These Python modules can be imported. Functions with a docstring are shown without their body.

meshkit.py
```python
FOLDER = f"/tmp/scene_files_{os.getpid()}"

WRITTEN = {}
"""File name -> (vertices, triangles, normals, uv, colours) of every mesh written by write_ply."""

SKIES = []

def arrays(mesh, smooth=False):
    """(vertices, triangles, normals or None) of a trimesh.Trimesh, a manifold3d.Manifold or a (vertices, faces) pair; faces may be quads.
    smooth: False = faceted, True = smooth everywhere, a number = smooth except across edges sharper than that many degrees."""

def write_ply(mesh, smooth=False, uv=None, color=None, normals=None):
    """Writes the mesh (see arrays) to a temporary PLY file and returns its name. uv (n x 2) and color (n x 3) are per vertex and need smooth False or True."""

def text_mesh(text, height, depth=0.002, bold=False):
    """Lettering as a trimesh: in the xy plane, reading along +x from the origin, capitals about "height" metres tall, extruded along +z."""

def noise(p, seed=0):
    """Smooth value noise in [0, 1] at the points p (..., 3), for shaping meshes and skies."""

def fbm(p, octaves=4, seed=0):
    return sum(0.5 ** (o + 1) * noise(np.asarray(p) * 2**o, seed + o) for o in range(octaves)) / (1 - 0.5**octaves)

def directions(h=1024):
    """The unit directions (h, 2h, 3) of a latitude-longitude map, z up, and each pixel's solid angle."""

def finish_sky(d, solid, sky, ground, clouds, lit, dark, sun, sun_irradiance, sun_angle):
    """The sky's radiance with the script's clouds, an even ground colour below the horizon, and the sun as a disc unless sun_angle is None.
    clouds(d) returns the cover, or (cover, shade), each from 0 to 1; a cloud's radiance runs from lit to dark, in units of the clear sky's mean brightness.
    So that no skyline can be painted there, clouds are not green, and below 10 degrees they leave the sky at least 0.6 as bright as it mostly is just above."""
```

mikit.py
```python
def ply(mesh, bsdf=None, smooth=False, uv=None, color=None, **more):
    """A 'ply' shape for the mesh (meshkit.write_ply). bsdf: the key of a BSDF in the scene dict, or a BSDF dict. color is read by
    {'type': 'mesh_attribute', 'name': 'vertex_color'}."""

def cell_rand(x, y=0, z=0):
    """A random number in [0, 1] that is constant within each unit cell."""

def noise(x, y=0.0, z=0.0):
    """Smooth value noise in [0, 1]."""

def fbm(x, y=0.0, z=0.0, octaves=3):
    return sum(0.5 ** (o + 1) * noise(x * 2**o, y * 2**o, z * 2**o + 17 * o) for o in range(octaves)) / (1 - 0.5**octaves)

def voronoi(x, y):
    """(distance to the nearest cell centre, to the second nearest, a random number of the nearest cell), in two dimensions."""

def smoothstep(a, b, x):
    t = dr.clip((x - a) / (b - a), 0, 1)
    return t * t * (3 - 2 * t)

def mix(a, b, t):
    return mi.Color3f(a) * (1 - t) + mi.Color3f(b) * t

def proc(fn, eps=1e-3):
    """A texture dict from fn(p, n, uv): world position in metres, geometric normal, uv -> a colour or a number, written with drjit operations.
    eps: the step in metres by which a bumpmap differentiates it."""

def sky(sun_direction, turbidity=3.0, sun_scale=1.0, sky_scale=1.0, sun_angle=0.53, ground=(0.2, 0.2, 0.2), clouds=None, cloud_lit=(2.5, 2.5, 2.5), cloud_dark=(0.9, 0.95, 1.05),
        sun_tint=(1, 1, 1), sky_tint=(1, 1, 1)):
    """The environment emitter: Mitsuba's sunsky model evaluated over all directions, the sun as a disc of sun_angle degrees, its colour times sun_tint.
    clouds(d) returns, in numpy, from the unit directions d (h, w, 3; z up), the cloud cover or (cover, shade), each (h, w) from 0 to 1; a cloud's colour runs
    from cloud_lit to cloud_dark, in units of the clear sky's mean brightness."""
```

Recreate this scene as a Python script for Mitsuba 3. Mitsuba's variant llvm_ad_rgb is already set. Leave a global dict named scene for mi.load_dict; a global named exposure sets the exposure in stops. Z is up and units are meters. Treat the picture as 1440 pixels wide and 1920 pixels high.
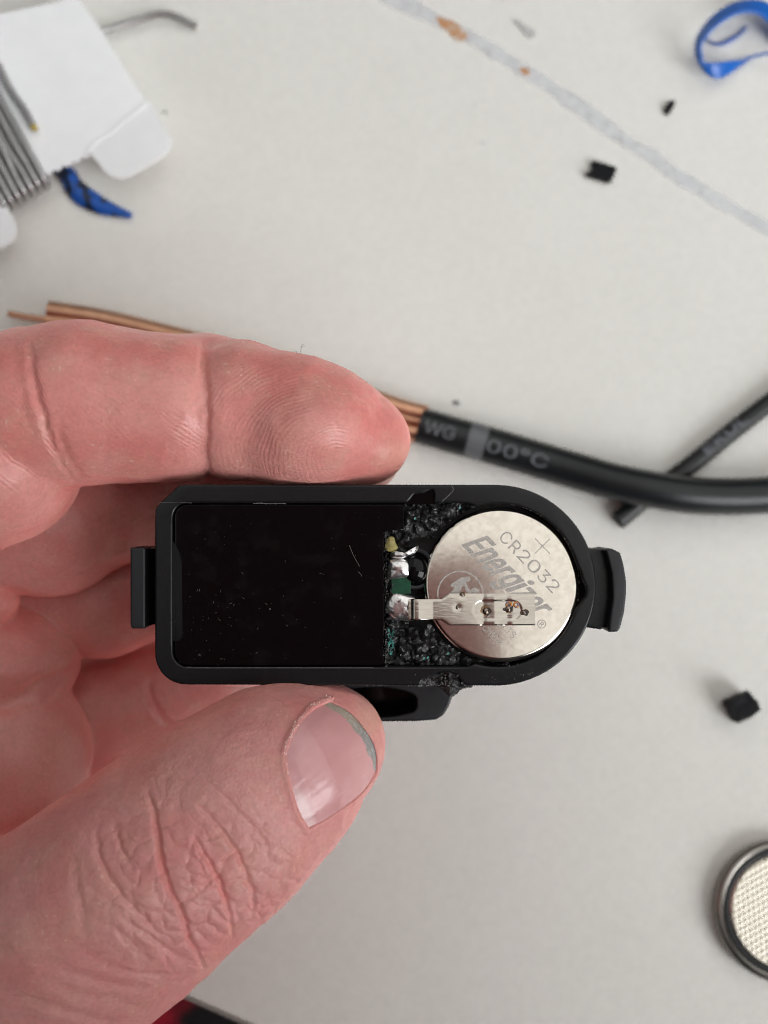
import math, random, numpy as np, trimesh, mitsuba as mi, mikit, meshkit
import drjit as dr
import shapely.geometry as sg
from shapely.ops import unary_union
from shapely import affinity
from scipy.spatial import cKDTree
import manifold3d as m3

# ---------------------------------------------------------------- frames
# "hand frame": millimetres, z towards the photographer, face of the housing at z = 0.
# world: metres, z up, table top at z = 0; the hand frame leans 10 degrees over the table.
TH = math.radians(10.0)
CS, SN = math.cos(TH), math.sin(TH)
LIFT = 65.0 * CS                       # height of the housing's face above the table, mm
VIEW, FPX = 150.0, 2190.0              # viewing distance in mm, focal length in photograph pixels
def W(p):
    p = np.asarray(p, float)
    x, y, z = p[..., 0], p[..., 1], p[..., 2]
    return np.stack([x, y * CS - z * SN, y * SN + z * CS + LIFT], -1) * 1e-3
def P(u, v, z=0.0):
    k = (VIEW - z) / FPX
    return np.array([(u - 720) * k, -(v - 960) * k, z])
def K(z=0.0): return (VIEW - z) / FPX
def TP(u, v, h=0.0):                   # a point h mm above the table, in world mm
    o, q = W([0, 0, VIEW]) * 1e3, W(P(u, v, 0)) * 1e3
    t = (h - o[2]) / (q[2] - o[2])
    return o + t * (q - o)

scene, labels = {}, {}
T = mi.ScalarTransform4f
eye, aim = W([0, 0, VIEW]), W([0, 0, 0])
up = W([0, 1, 0]) - aim
scene['camera'] = {'type': 'thinlens', 'fov': math.degrees(2 * math.atan(720 / FPX)), 'fov_axis': 'x', 'aperture_radius': 0.00115, 'focus_distance': 0.1495,
                   'near_clip': 0.01, 'far_clip': 20.0, 'to_world': T().look_at(origin=eye.tolist(), target=aim.tolist(), up=(up / np.linalg.norm(up)).tolist())}
exposure = 0.76
# soft indoor daylight: a broad pale ceiling light, and a window to the photographer's right (the cube's shadow points away from it)
def lamp(key, c, target, w, h, rgb, label, cat):
    scene[key] = {'type': 'rectangle', 'to_world': T().look_at(origin=c, target=target, up=[0.0, 1.0, 0.02]) @ T().scale([w / 2, h / 2, 1]),
                  'emitter': {'type': 'area', 'radiance': {'type': 'rgb', 'value': rgb}}}
    labels[key] = {'label': label, 'category': cat}
lamp('ceiling_light', [1.22, 0.75, 1.5], [1.22, 0.75, 0.0], 2.6, 2.4, [0.70, 0.69, 0.67], 'broad bright ceiling light high above the right half of the table', 'light')
lamp('ceiling_light_001', [-0.80, 0.75, 1.5], [-0.80, 0.75, 0.0], 1.4, 2.4, [0.36, 0.36, 0.355], 'dim ceiling light high above the left half of the table', 'light')
lamp('window', [0.95, -0.95, 0.85], [0.0, 0.0, 0.05], 1.1, 1.1, [4.6, 4.65, 4.75], 'bright window to the right of the photographer', 'window')

# ---------------------------------------------------------------- helpers
R = random.Random(7)
rng = np.random.default_rng(11)
def free(name):
    if name not in used: used.add(name); return name
    i = 1
    while f'{name}_{i:03d}' in used: i += 1
    used.add(f'{name}_{i:03d}'); return f'{name}_{i:03d}'
used = set()
def thing(name, label, cat, group=None):
    k = free(name); labels[k] = {'label': label, 'category': cat}
    if group: labels[k]['group'] = group
    return k
def add(key, mesh, bsdf, smooth=False, label=None, kind=None, frame='hand'):
    """mesh: (v, f) or Trimesh in mm of the hand frame ('hand') or of the world ('world')."""
    v, f = (mesh.vertices, mesh.faces) if hasattr(mesh, 'faces') else mesh
    v = W(v) if frame == 'hand' else np.asarray(v, float) * 1e-3
    m = trimesh.Trimesh(v, f, process=False)
    if smooth not in (False, True): m.merge_vertices(digits_vertex=8)
    scene[key] = mikit.ply(m, bsdf, smooth=smooth)
    if label or kind: labels.setdefault(key, {})
    if label: labels[key]['label'] = label
    if kind: labels[key]['kind'] = kind
    return key
def part(parent, name, mesh, bsdf, smooth=False, label=None, kind=None, frame='hand'):
    return add(free(f'{parent}__{name}'), mesh, bsdf, smooth, label, kind, frame)
def cat(ms):
    ms = [m if hasattr(m, 'faces') else trimesh.Trimesh(*m, process=False) for m in ms]
    return trimesh.util.concatenate(ms)
def pts_px(pts, z=0.0): return np.array([P(u, v, z)[:2] for u, v in pts])
def smooth_poly(pts, n=200, closed=True):
    """Catmull-Rom through the points, evenly resampled."""
    p = np.asarray(pts, float); m = len(p)
    out = []
    for i in range(m if closed else m - 1):
        a, b, c, d = (p[(i + j) % m] if closed else p[min(max(i + j, 0), m - 1)] for j in (-1, 0, 1, 2))
        t = np.linspace(0, 1, 24, endpoint=False)[:, None]
        out.append(0.5 * (2 * b + (c - a) * t + (2 * a - 5 * b + 4 * c - d) * t ** 2 + (3 * b - a - 3 * c + d) * t ** 3))
    if not closed: out.append(p[-1:])
    q = np.vstack(out)
    if closed: q = np.vstack([q, q[:1]])
    s = np.r_[0, np.cumsum(np.linalg.norm(np.diff(q, axis=0), axis=1))]
    g = np.linspace(0, s[-1], n + (1 if closed else 0))
    r = np.stack([np.interp(g, s, q[:, k]) for k in range(q.shape[1])], 1)
    return r[:-1] if closed else r
def rounded(poly, r): return poly.buffer(-r, quad_segs=12).buffer(2 * r, quad_segs=12).buffer(-r, quad_segs=12)
def turn(v, f): a, b = v[f[:, 1]] - v[f[:, 0]], v[f[:, 2]] - v[f[:, 0]]; return a[:, 0] * b[:, 1] - a[:, 1] * b[:, 0]
def solid(poly, z0, z1, bevel=0.0, steps=3):
    """A slab of the polygon with a rounded top edge (rings of inset outlines, evenly resampled)."""
    out = []
    for g in getattr(poly, 'geoms', [poly]):
        loops = []
        for j, ring in enumerate([g.exterior, *g.interiors]):
            n = max(40, int(ring.length / 0.35))
            c = np.array([ring.interpolate(i / n, normalized=True).coords[0] for i in range(n)])
            area = 0.5 * np.sum(c[:, 0] * np.roll(c[:, 1], -1) - np.roll(c[:, 0], -1) * c[:, 1])
            if (area < 0) == (j == 0): c = c[::-1]
            t = np.roll(c, -1, 0) - np.roll(c, 1, 0)
            t /= np.linalg.norm(t, axis=1, keepdims=True) + 1e-9
            loops.append((c, np.stack([-t[:, 1], t[:, 0]], 1)))
        prof = [(0.0, z0), (0.0, z1 - bevel)] + [(bevel * (1 - math.cos(a)), z1 - bevel + bevel * math.sin(a)) for a in np.linspace(0, math.pi / 2, steps + 1)[1:]] if bevel > 0 else [(0.0, z0), (0.0, z1)]
        tops, bots = [], []
        for c, nrm in loops:
            n = len(c)
            v = np.vstack([np.c_[c + nrm * d, np.full(n, z)] for d, z in prof])
            i, j = np.meshgrid(np.arange(len(prof) - 1), np.arange(n), indexing='ij')
            a, b = i * n + j, i * n + (j + 1) % n
            f = np.stack([a, b, b + n, a + n], -1).reshape(-1, 4)
            out.append(trimesh.Trimesh(v, np.vstack([f[:, [0, 1, 2]], f[:, [0, 2, 3]]]), process=False))
            bots.append(c); tops.append(c + nrm * prof[-1][0])
        for ls, z, flip in ((tops, prof[-1][1], False), (bots, z0, True)):
            pv, pf = trimesh.creation.triangulate_polygon(sg.Polygon(ls[0], ls[1:]), engine='earcut')
            pf = np.asarray(pf)
            nz = turn(pv, pf)
            pf = np.where(((nz < 0) != flip)[:, None], pf[:, ::-1], pf)
            out.append(trimesh.Trimesh(np.c_[pv, np.full(len(pv), z)], pf, process=False))
    return cat(out)
def tube(path, r, sides=16, caps=True):
    p = np.asarray(path, float); n = len(p)
    r = np.broadcast_to(r, (n,))
    t = np.gradient(p, axis=0); t /= np.linalg.norm(t, axis=1, keepdims=True)
    a = np.cross(t[0], [0, 0, 1.0]); a = a if np.linalg.norm(a) > 1e-3 else np.array([1.0, 0, 0])
    fr = []
    for k in range(n):
        a = a - t[k] * (a @ t[k]); a /= np.linalg.norm(a); fr.append((a, np.cross(t[k], a)))
    ang = np.arange(sides) * 2 * math.pi / sides
    v = np.vstack([p[k] + r[k] * (np.cos(ang)[:, None] * fr[k][0] + np.sin(ang)[:, None] * fr[k][1]) for k in range(n)])
    i, j = np.meshgrid(np.arange(n - 1), np.arange(sides), indexing='ij')
    q = np.stack([i * sides + j, i * sides + (j + 1) % sides, (i + 1) * sides + (j + 1) % sides, (i + 1) * sides + j], -1).reshape(-1, 4)
    f = np.vstack([q[:, [0, 1, 2]], q[:, [0, 2, 3]]])
    if caps:
        v = np.vstack([v, p[:1], p[-1:]]); c0 = n * sides; k = np.arange(sides)
        f = np.vstack([f, np.c_[k * 0 + c0, (k + 1) % sides, k], np.c_[k * 0 + c0 + 1, (n - 1) * sides + k, (n - 1) * sides + (k + 1) % sides]])
    return trimesh.Trimesh(v, f, process=False)
def lathe(prof, n=96):
    prof = np.asarray(prof, float); m = len(prof)
    a = np.arange(n) * 2 * math.pi / n
    v = np.stack([prof[:, None, 0] * np.cos(a), prof[:, None, 0] * np.sin(a), np.repeat(prof[:, 1:], n, 1)], -1).reshape(-1, 3)
    i, j = np.meshgrid(np.arange(m - 1), np.arange(n), indexing='ij')
    q = np.stack([i * n + j, (i + 1) * n + j, (i + 1) * n + (j + 1) % n, i * n + (j + 1) % n], -1).reshape(-1, 4)
    return trimesh.Trimesh(v, np.vstack([q[:, [0, 1, 2]], q[:, [0, 2, 3]]])[:, ::-1], process=False)
def sheet(F, nu, nv, thick, close=True):
    """F(s, t) -> (n, 3) top points for s, t in 0..1 ; a plate of that thickness below it along -z."""
    s, t = np.meshgrid(np.linspace(0, 1, nu), np.linspace(0, 1, nv), indexing='ij')
    top = F(s.ravel(), t.ravel()); n = len(top)
    g = top.reshape(nu, nv, 3)
    nr = np.cross(np.gradient(g, axis=0), np.gradient(g, axis=1)).reshape(-1, 3)
    nr /= np.linalg.norm(nr, axis=1, keepdims=True) + 1e-12
    bot = top - nr * thick
    i, j = np.meshgrid(np.arange(nu - 1), np.arange(nv - 1), indexing='ij')
    a = (i * nv + j).ravel(); q = np.stack([a, a + nv, a + nv + 1, a + 1], 1)
    f = np.vstack([q[:, [0, 1, 2]], q[:, [0, 2, 3]]])
    ring = np.r_[np.arange(nu) * nv, (nu - 1) * nv + np.arange(1, nv), np.arange(nu - 2, -1, -1) * nv + nv - 1, np.arange(nv - 2, 0, -1)]
    k = np.roll(ring, -1)
    side = np.vstack([np.c_[ring, ring + n, k + n], np.c_[ring, k + n, k]])
    return trimesh.Trimesh(np.vstack([top, bot]), np.vstack([f, f[:, ::-1] + n, side]), process=False)

# ---------------------------------------------------------------- materials
N, FB, SS, MX = mikit.noise, mikit.fbm, mikit.smoothstep, mikit.mix
def rgb(*c): return {'type': 'rgb', 'value': list(c)}
def pri(color, rough=0.5, bump=None, scale=1.0, eps=3e-5, **kw):
    b = {'type': 'principled', 'base_color': color if isinstance(color, dict) else rgb(*color), 'roughness': rough, **kw}
    if bump is not None: b = {'type': 'bumpmap', 'arbitrary': mikit.proc(bump, eps), 'scale': scale, 'bsdf': b}
    return {'type': 'twosided', 'bsdf': b}
def hf(p):                                   # world metres -> mm in the hand frame
    y, z = p.y * 1000, p.z * 1000 - LIFT
    return p.x * 1000, y * CS + z * SN, -y * SN + z * CS
HAND_STEP = 0.41
def table_color(p, n, uv):
    g = FB(p.x * 900, p.y * 900, 0.0, 3)
    c = FB(p.x * 60, p.y * 60, 3.0, 3)
    col = MX((0.703, 0.692, 0.648), (0.727, 0.718, 0.676), c)
    f = N(p.x * 3300, p.y * 3300, 2.0)
    return col * (0.95 + 0.07 * g + 0.04 * f)
scene['table_laminate'] = pri(mikit.proc(table_color), 0.42, lambda p, n, uv: FB(p.x * 2200, p.y * 2200, p.z * 2200, 2) * 1e-5 * 3, 1.0, specular=0.4)
scene['edge_banding'] = pri((0.34, 0.31, 0.28), 0.5)
def cloth_color(p, n, uv):
    a, b = p.x * 0.8 + p.y * 0.6, -p.x * 0.6 + p.y * 0.8
    w = 0.5 + 0.5 * dr.sin(a * 1800) * dr.sin(b * 1800)
    s = SS(0.42, 0.5, dr.abs((a * 14 + 0.3 - dr.floor(a * 14 + 0.3)) - 0.5) * 2) * 0.5 + SS(0.42, 0.5, dr.abs((b * 14 - dr.floor(b * 14)) - 0.5) * 2) * 0.5
    return MX((0.52, 0.012, 0.035), (0.010, 0.006, 0.008), s) * (0.6 + 0.4 * w)
scene['plaid_fabric'] = pri(mikit.proc(cloth_color), 0.9, sheen=0.4)
scene['glue_residue'] = pri(mikit.proc(lambda p, n, uv: MX(MX((0.52, 0.53, 0.54), (0.66, 0.67, 0.67), FB(p.x * 700, p.y * 700, 0, 3)), (0.40, 0.40, 0.40), SS(0.62, 0.78, FB(p.x * 1100, p.y * 500, 7.0, 3)) * 0.6)), 0.6,
                            lambda p, n, uv: FB(p.x * 1500, p.y * 1500, 0, 3) * 1.2e-4)
scene['rust_stain'] = pri(mikit.proc(lambda p, n, uv: MX((0.48, 0.24, 0.11), (0.58, 0.50, 0.42), SS(0.35, 0.72, FB(p.x * 900, p.y * 900, 0, 3)))), 0.7)

# skin: patches of more and less blood, friction ridges on the finger pads, a fine lattice on the back of the thumb
TA, TB = [float(c) for c in P(0, 1590)], [float(c) for c in P(600, 1287)]
TIP, TIP2 = [float(c) for c in P(745, 850)], [float(c) for c in P(700, 1350)]
def thumb_mask(x, y, z):
    line = TA[1] + (x - TA[0]) * (TB[1] - TA[1]) / (TB[0] - TA[0]) + 3.0
    return SS(-1.0, 1.5, line - y) * SS(-13.0, -9.0, z)
def skin_color(p, n, uv):
    x, y, z = hf(p)
    m = thumb_mask(x, y, z)
    a = FB(x * 0.13, y * 0.13, z * 0.13, 3)
    b = FB(x * 0.5 + 9, y * 0.5, z * 0.5, 3)
    c = N(x * 3.2, y * 3.2, z * 3.2)
    col = MX((0.71, 0.305, 0.27), (0.66, 0.22, 0.195), SS(0.3, 0.7, a))
    back = MX((0.65, 0.30, 0.278), (0.62, 0.25, 0.236), SS(0.3, 0.7, a))
    col = MX(col, back, m)
    col = MX(col, (0.68, 0.35, 0.27), 0.25 * SS(0.5, 0.75, b))
    tan = SS(6.5, 1.5, dr.sqrt(dr.square(x - TIP[0]) + dr.square(y - TIP[1])) + 3 * a) + SS(5.0, 1.0, dr.sqrt(dr.square(x - TIP2[0]) + dr.square(y - TIP2[1])) + 3 * a - 1)
    col = MX(col, (0.60, 0.36, 0.25), 0.55 * dr.minimum(tan, 1.0) * (0.5 + 0.5 * b))     # yellowish horny skin at the fingertips
    e = FB(x * 0.32 + 20, y * 0.32, z * 0.32, 3)
    col = MX(col, (0.62, 0.325, 0.25), 0.32 * SS(0.46, 0.72, e))
    col = MX(col, (0.66, 0.215, 0.195), 0.32 * SS(0.5, 0.74, FB(x * 0.21 + 50, y * 0.21, z * 0.21 + 9, 3)))
    col = MX(col, (0.80, 0.52, 0.45), 0.5 * SS(0.80, 0.88, N(x * 2.6, y * 2.6 + 30, z * 2.6)) * SS(0.5, 0.7, e))
    d = FB(x * 1.7, y * 1.7, z * 1.7 + 8, 3)
    col = MX(col, (0.62, 0.22, 0.20), 0.30 * SS(0.45, 0.75, d))
    return col * (0.93 + 0.14 * c)
PAD = [float(c) for c in P(640, 865)]
XC = float(P(387, 800)[0])
def skin_relief(p, n, uv):
    x, y, z = hf(p)
    w = 1.1 * (FB(x * 0.22, y * 0.22, z * 0.22, 2) - 0.5)
    pad = dr.sqrt(dr.square((x - PAD[0]) * 0.9) + dr.square((y - PAD[1]) * 1.15) + 1e-6)
    mid = 0.72 * x + 0.69 * y + 2.0 * w
    low = 0.30 * x + 0.95 * y + 0.02 * x * x + 2.0 * w
    s = dr.select(z < -13.5, low, dr.select(x > XC, pad + 1.6 * w, mid))
    vis = 0.35 + 0.65 * SS(0.32, 0.62, FB(x * 0.35 + 3, y * 0.35, z * 0.35, 2))
    ridge = (0.5 + 0.5 * dr.sin(s * (2 * math.pi / 0.52) + 1.2 * N(x * 2.0, y * 2.0, z * 2.0))) * 0.034 * vis
    u1, v1 = 0.82 * x + 0.57 * y, 0.57 * x - 0.82 * y
    f1, f2, r = mikit.voronoi(u1 * 1.5 + 0.4 * N(x, y, z), v1 * 2.1 + 0.5 * N(x * 1.3, y * 1.3, z * 1.3 + 5))
    g1, g2, r2 = mikit.voronoi(u1 * 3.6 + 7, v1 * 4.6)
    lat = SS(0.0, 0.30, f2 - f1) * 0.034 + SS(0.0, 0.35, g2 - g1) * 0.012
    m = thumb_mask(x, y, z)
    soft = FB(x * 1.2, y * 1.2, z * 1.2, 3) * 0.03
    return (ridge * (1 - m) + lat * m + soft + 0.006 * N(x * 14, y * 14, z * 14)) * 1e-3
scene['skin'] = pri(mikit.proc(skin_color), 0.36, skin_relief, 1.0, 4e-5, specular=0.42, flatness=0.5, sheen=0.25)
def nail_color(p, n, uv):
    x, y, z = hf(p)
    c = MX((0.53, 0.25, 0.25), (0.58, 0.30, 0.30), FB(x * 0.5, y * 0.5, z * 0.5, 2))
    moon = SS(0.16, 0.08, uv.x + 0.05 * N(uv.y * 9, 1.0, 0.0)) * SS(0.35, 0.6, uv.y)
    c = MX(c, (0.74, 0.62, 0.60), moon * 0.4)
    edge = SS(0.918, 0.943, uv.x + 0.045 * (FB(uv.y * 11, 2.0, 0.0, 2) - 0.5) - 0.06 * SS(0.72, 1.0, uv.y) + 0.02)
    dirt = MX(MX((0.36, 0.29, 0.22), (0.23, 0.215, 0.205), SS(0.25, 0.6, uv.y)), (0.40, 0.40, 0.385), SS(0.55, 0.7, FB(uv.y * 38, uv.x * 90, 0.0, 3)) * 0.7)
    c = MX(c, dirt, edge)
    scr = SS(0.80, 0.88, FB(uv.x * 4 + uv.y * 30, uv.y * 60 - uv.x * 14, 4.0, 2)) * 0.3
    return MX(c, (0.66, 0.46, 0.46), scr)
scene['nail_plate'] = pri(mikit.proc(nail_color), 0.30, lambda p, n, uv: (FB(uv.y * 30, uv.x * 1.6, 0.0, 3) * 0.085 + 0.02 * FB(uv.x * 22, uv.y * 30, 0, 2)) * 1e-3, 1.0, 2e-4, specular=0.65)
scene['dry_skin'] = pri((0.76, 0.60, 0.53), 0.6)

# plastics
def grain(a, f): return lambda p, n, uv: FB(p.x * f, p.y * f, p.z * f, 3) * a
def black_color(p, n, uv):
    s = SS(0.66, 0.74, FB(p.x * 2600, p.y * 300, p.z * 300, 2)) * 0.25
    return MX((0.007, 0.0076, 0.0088), (0.016, 0.0165, 0.018), s * N(p.x * 260, p.y * 260, p.z * 260))
scene['black_plastic'] = pri(mikit.proc(black_color), 0.27, grain(7e-6, 4200), specular=0.34)
scene['matt_black_plastic'] = pri((0.010, 0.011, 0.013), 0.42, grain(1e-5, 5200), specular=0.45)
scene['gloss_black'] = pri(mikit.proc(lambda p, n, uv: MX((0.0015, 0.0015, 0.002), (0.006, 0.006, 0.0065), SS(0.55, 0.8, FB(p.x * 500, p.y * 500, 0, 4)) * 0.5)), 0.10, grain(2e-6, 1500), specular=0.22)
scene['resin'] = pri((0.006, 0.006, 0.0065), 0.36, grain(2e-5, 3000), specular=0.42)
scene['torn_plastic'] = pri(mikit.proc(lambda p, n, uv: MX((0.014, 0.014, 0.015), (0.11, 0.105, 0.10), SS(0.55, 0.72, FB(p.x * 4200, p.y * 4200, p.z * 4200, 3)) * 0.55)), 0.4, grain(1.6e-4, 4200))
scene['dust'] = pri((0.13, 0.13, 0.125), 0.8)
scene['board_green'] = pri(mikit.proc(lambda p, n, uv: MX((0.003, 0.030, 0.018), (0.008, 0.075, 0.036), FB(p.x * 1400, p.y * 1400, 0, 3))), 0.3)
scene['teal_flake'] = pri((0.05, 0.22, 0.19), 0.3)
scene['flux'] = pri((0.32, 0.27, 0.10), 0.25, grain(1.2e-4, 4000))
def cell_color(p, n, uv):
    g = FB(p.x * 1700, p.y * 1700, p.z * 300, 3)
    return MX((0.635, 0.585, 0.51), (0.74, 0.695, 0.615), SS(0.25, 0.75, g))
scene['cell_steel'] = pri(mikit.proc(cell_color), 0.13, lambda p, n, uv: (FB(p.x * 2600, p.y * 2600, p.z * 2600, 2) * 2.2e-6 + N(p.x * 420, p.y * 420, 0) * 2e-6), 1.0, 4e-5, metallic=1.0)
scene['etched_print'] = pri(mikit.proc(lambda p, n, uv: MX((0.36, 0.335, 0.31), (0.48, 0.45, 0.415), N(p.x * 6000, p.y * 6000, 0))), 0.5, metallic=0.55)
scene['nickel'] = pri(mikit.proc(lambda p, n, uv: MX((0.41, 0.375, 0.325), (0.57, 0.53, 0.465), FB(p.x * 900, p.y * 5000, 0, 3))), 0.15, lambda p, n, uv: FB(p.x * 900, p.y * 6000, 0, 2) * 5e-6, 1.0, 4e-5, metallic=1.0)
scene['burn'] = pri(mikit.proc(lambda p, n, uv: MX((0.22, 0.13, 0.07), (0.05, 0.04, 0.04), SS(0.35, 0.6, FB(p.x * 3000, p.y * 3000, 0, 2)))), 0.35, metallic=0.45)
scene['weld'] = pri((0.30, 0.26, 0.22), 0.2, grain(5e-5, 4200), metallic=1.0)
scene['heat_tint'] = pri(mikit.proc(lambda p, n, uv: MX((0.50, 0.22, 0.06), (0.22, 0.18, 0.26), SS(0.4, 0.6, FB(p.x * 2400, p.y * 2400, 0, 2)))), 0.25, metallic=1.0)
scene['solder_blob'] = pri(mikit.proc(lambda p, n, uv: MX((0.80, 0.79, 0.78), (0.18, 0.13, 0.11), SS(0.72, 0.80, FB(p.x * 1900, p.y * 1900, p.z * 1900, 3)))), 0.27, grain(1.5e-5, 1900), metallic=1.0)
scene['gasket'] = pri((0.007, 0.008, 0.009), 0.35, specular=0.3)
scene['dull_steel'] = pri((0.29, 0.275, 0.25), 0.25, metallic=1.0)
scene['dimpled_steel'] = pri((0.80, 0.75, 0.645), 0.33, metallic=1.0)
# table things
scene['white_card'] = pri(mikit.proc(lambda p, n, uv: MX((0.84, 0.855, 0.865), (0.885, 0.895, 0.905), FB(p.x * 400, p.y * 400, 0, 3))), 0.45, grain(3e-5, 900))
scene['card_core'] = pri((0.55, 0.47, 0.36), 0.8)
scene['solder_metal'] = pri(mikit.proc(lambda p, n, uv: MX((0.36, 0.36, 0.365), (0.50, 0.495, 0.49), FB(p.x * 800, p.y * 800, p.z * 800, 2))), 0.26, metallic=0.95)
scene['flux_core'] = pri((0.45, 0.34, 0.06), 0.4)
scene['blue_plastic'] = pri(mikit.proc(lambda p, n, uv: MX((0.005, 0.085, 0.38), (0.007, 0.12, 0.50), FB(p.x * 500, p.y * 500, p.z * 500, 2))), 0.32)
scene['blue_peel'] = pri(mikit.proc(lambda p, n, uv: MX((0.004, 0.075, 0.36), (0.003, 0.010, 0.03), SS(0.56, 0.66, FB(p.x * 700 + p.y * 300, p.y * 420 - p.x * 200, 3.0, 3)))), 0.4)
scene['cable_sheath'] = pri(mikit.proc(lambda p, n, uv: MX((0.006, 0.0072, 0.008), (0.012, 0.0135, 0.015), FB(p.x * 300, p.y * 300, p.z * 300, 3))), 0.34, specular=0.4)
scene['cable_print'] = pri((0.13, 0.14, 0.155), 0.5)
scene['clear_tape'] = {'type': 'blendbsdf', 'weight': 0.27, 'a': {'type': 'thindielectric'}, 'b': pri((0.42, 0.44, 0.46), 0.3)}
scene['copper'] = pri(mikit.proc(lambda p, n, uv: MX((0.62, 0.32, 0.20), (0.80, 0.45, 0.29), FB(p.x * 700, p.y * 700, p.z * 700, 2))), 0.36, metallic=1.0)
scene['speck'] = pri((0.09, 0.09, 0.085), 0.7)
scene['fibre'] = pri((0.10, 0.10, 0.11), 0.7)
scene['plastic_dust'] = pri((0.17, 0.165, 0.155), 0.75)
scene['black_rubber'] = pri((0.0055, 0.006, 0.0075), 0.55, grain(4e-5, 3000), specular=0.16)
scene['pale_print'] = pri((0.19, 0.20, 0.23), 0.5)
scene['dark_jacket'] = pri((0.05, 0.05, 0.06), 0.85)
scene['phone_case'] = pri((0.40, 0.19, 0.19), 0.5)
# ---------------------------------------------------------------- the hand: one skin over a smooth union of tapering bones
def smin(a, b, k):
    h = np.clip(0.5 + 0.5 * (b - a) / k, 0, 1)
    return b + (a - b) * h - k * h * (1 - h)
def seg(p, a, b, ra, rb, fz=1.0):
    """Tapering bone; fz > 1 flattens it along z."""
    s = np.array([1, 1, fz], np.float32)
    a, b = np.asarray(a, np.float32) * s, np.asarray(b, np.float32) * s
    q = p * s - a; d = b - a
    t = np.clip(q @ d / (d @ d), 0, 1)
    return np.sqrt(((q - t[:, None] * d) ** 2).sum(1)) - (ra + t * (rb - ra))
def ball(p, c, r):
    r = np.asarray(r, np.float32); q = (p - np.asarray(c, np.float32)) / r
    l = np.sqrt((q ** 2).sum(1))
    return (l - 1) * l / (np.sqrt(((q / r) ** 2).sum(1)) + 1e-6)
def chain(p, pts, k, fz=1.0):
    """pts: (u, v, z, radius in photograph pixels at that depth)."""
    d = None
    for a, b in zip(pts, pts[1:]):
        e = seg(p, P(*a[:3]), P(*b[:3]), a[3] * K(a[2]), b[3] * K(b[2]), fz)
        d = e if d is None else smin(d, e, k)
    return d
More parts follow.
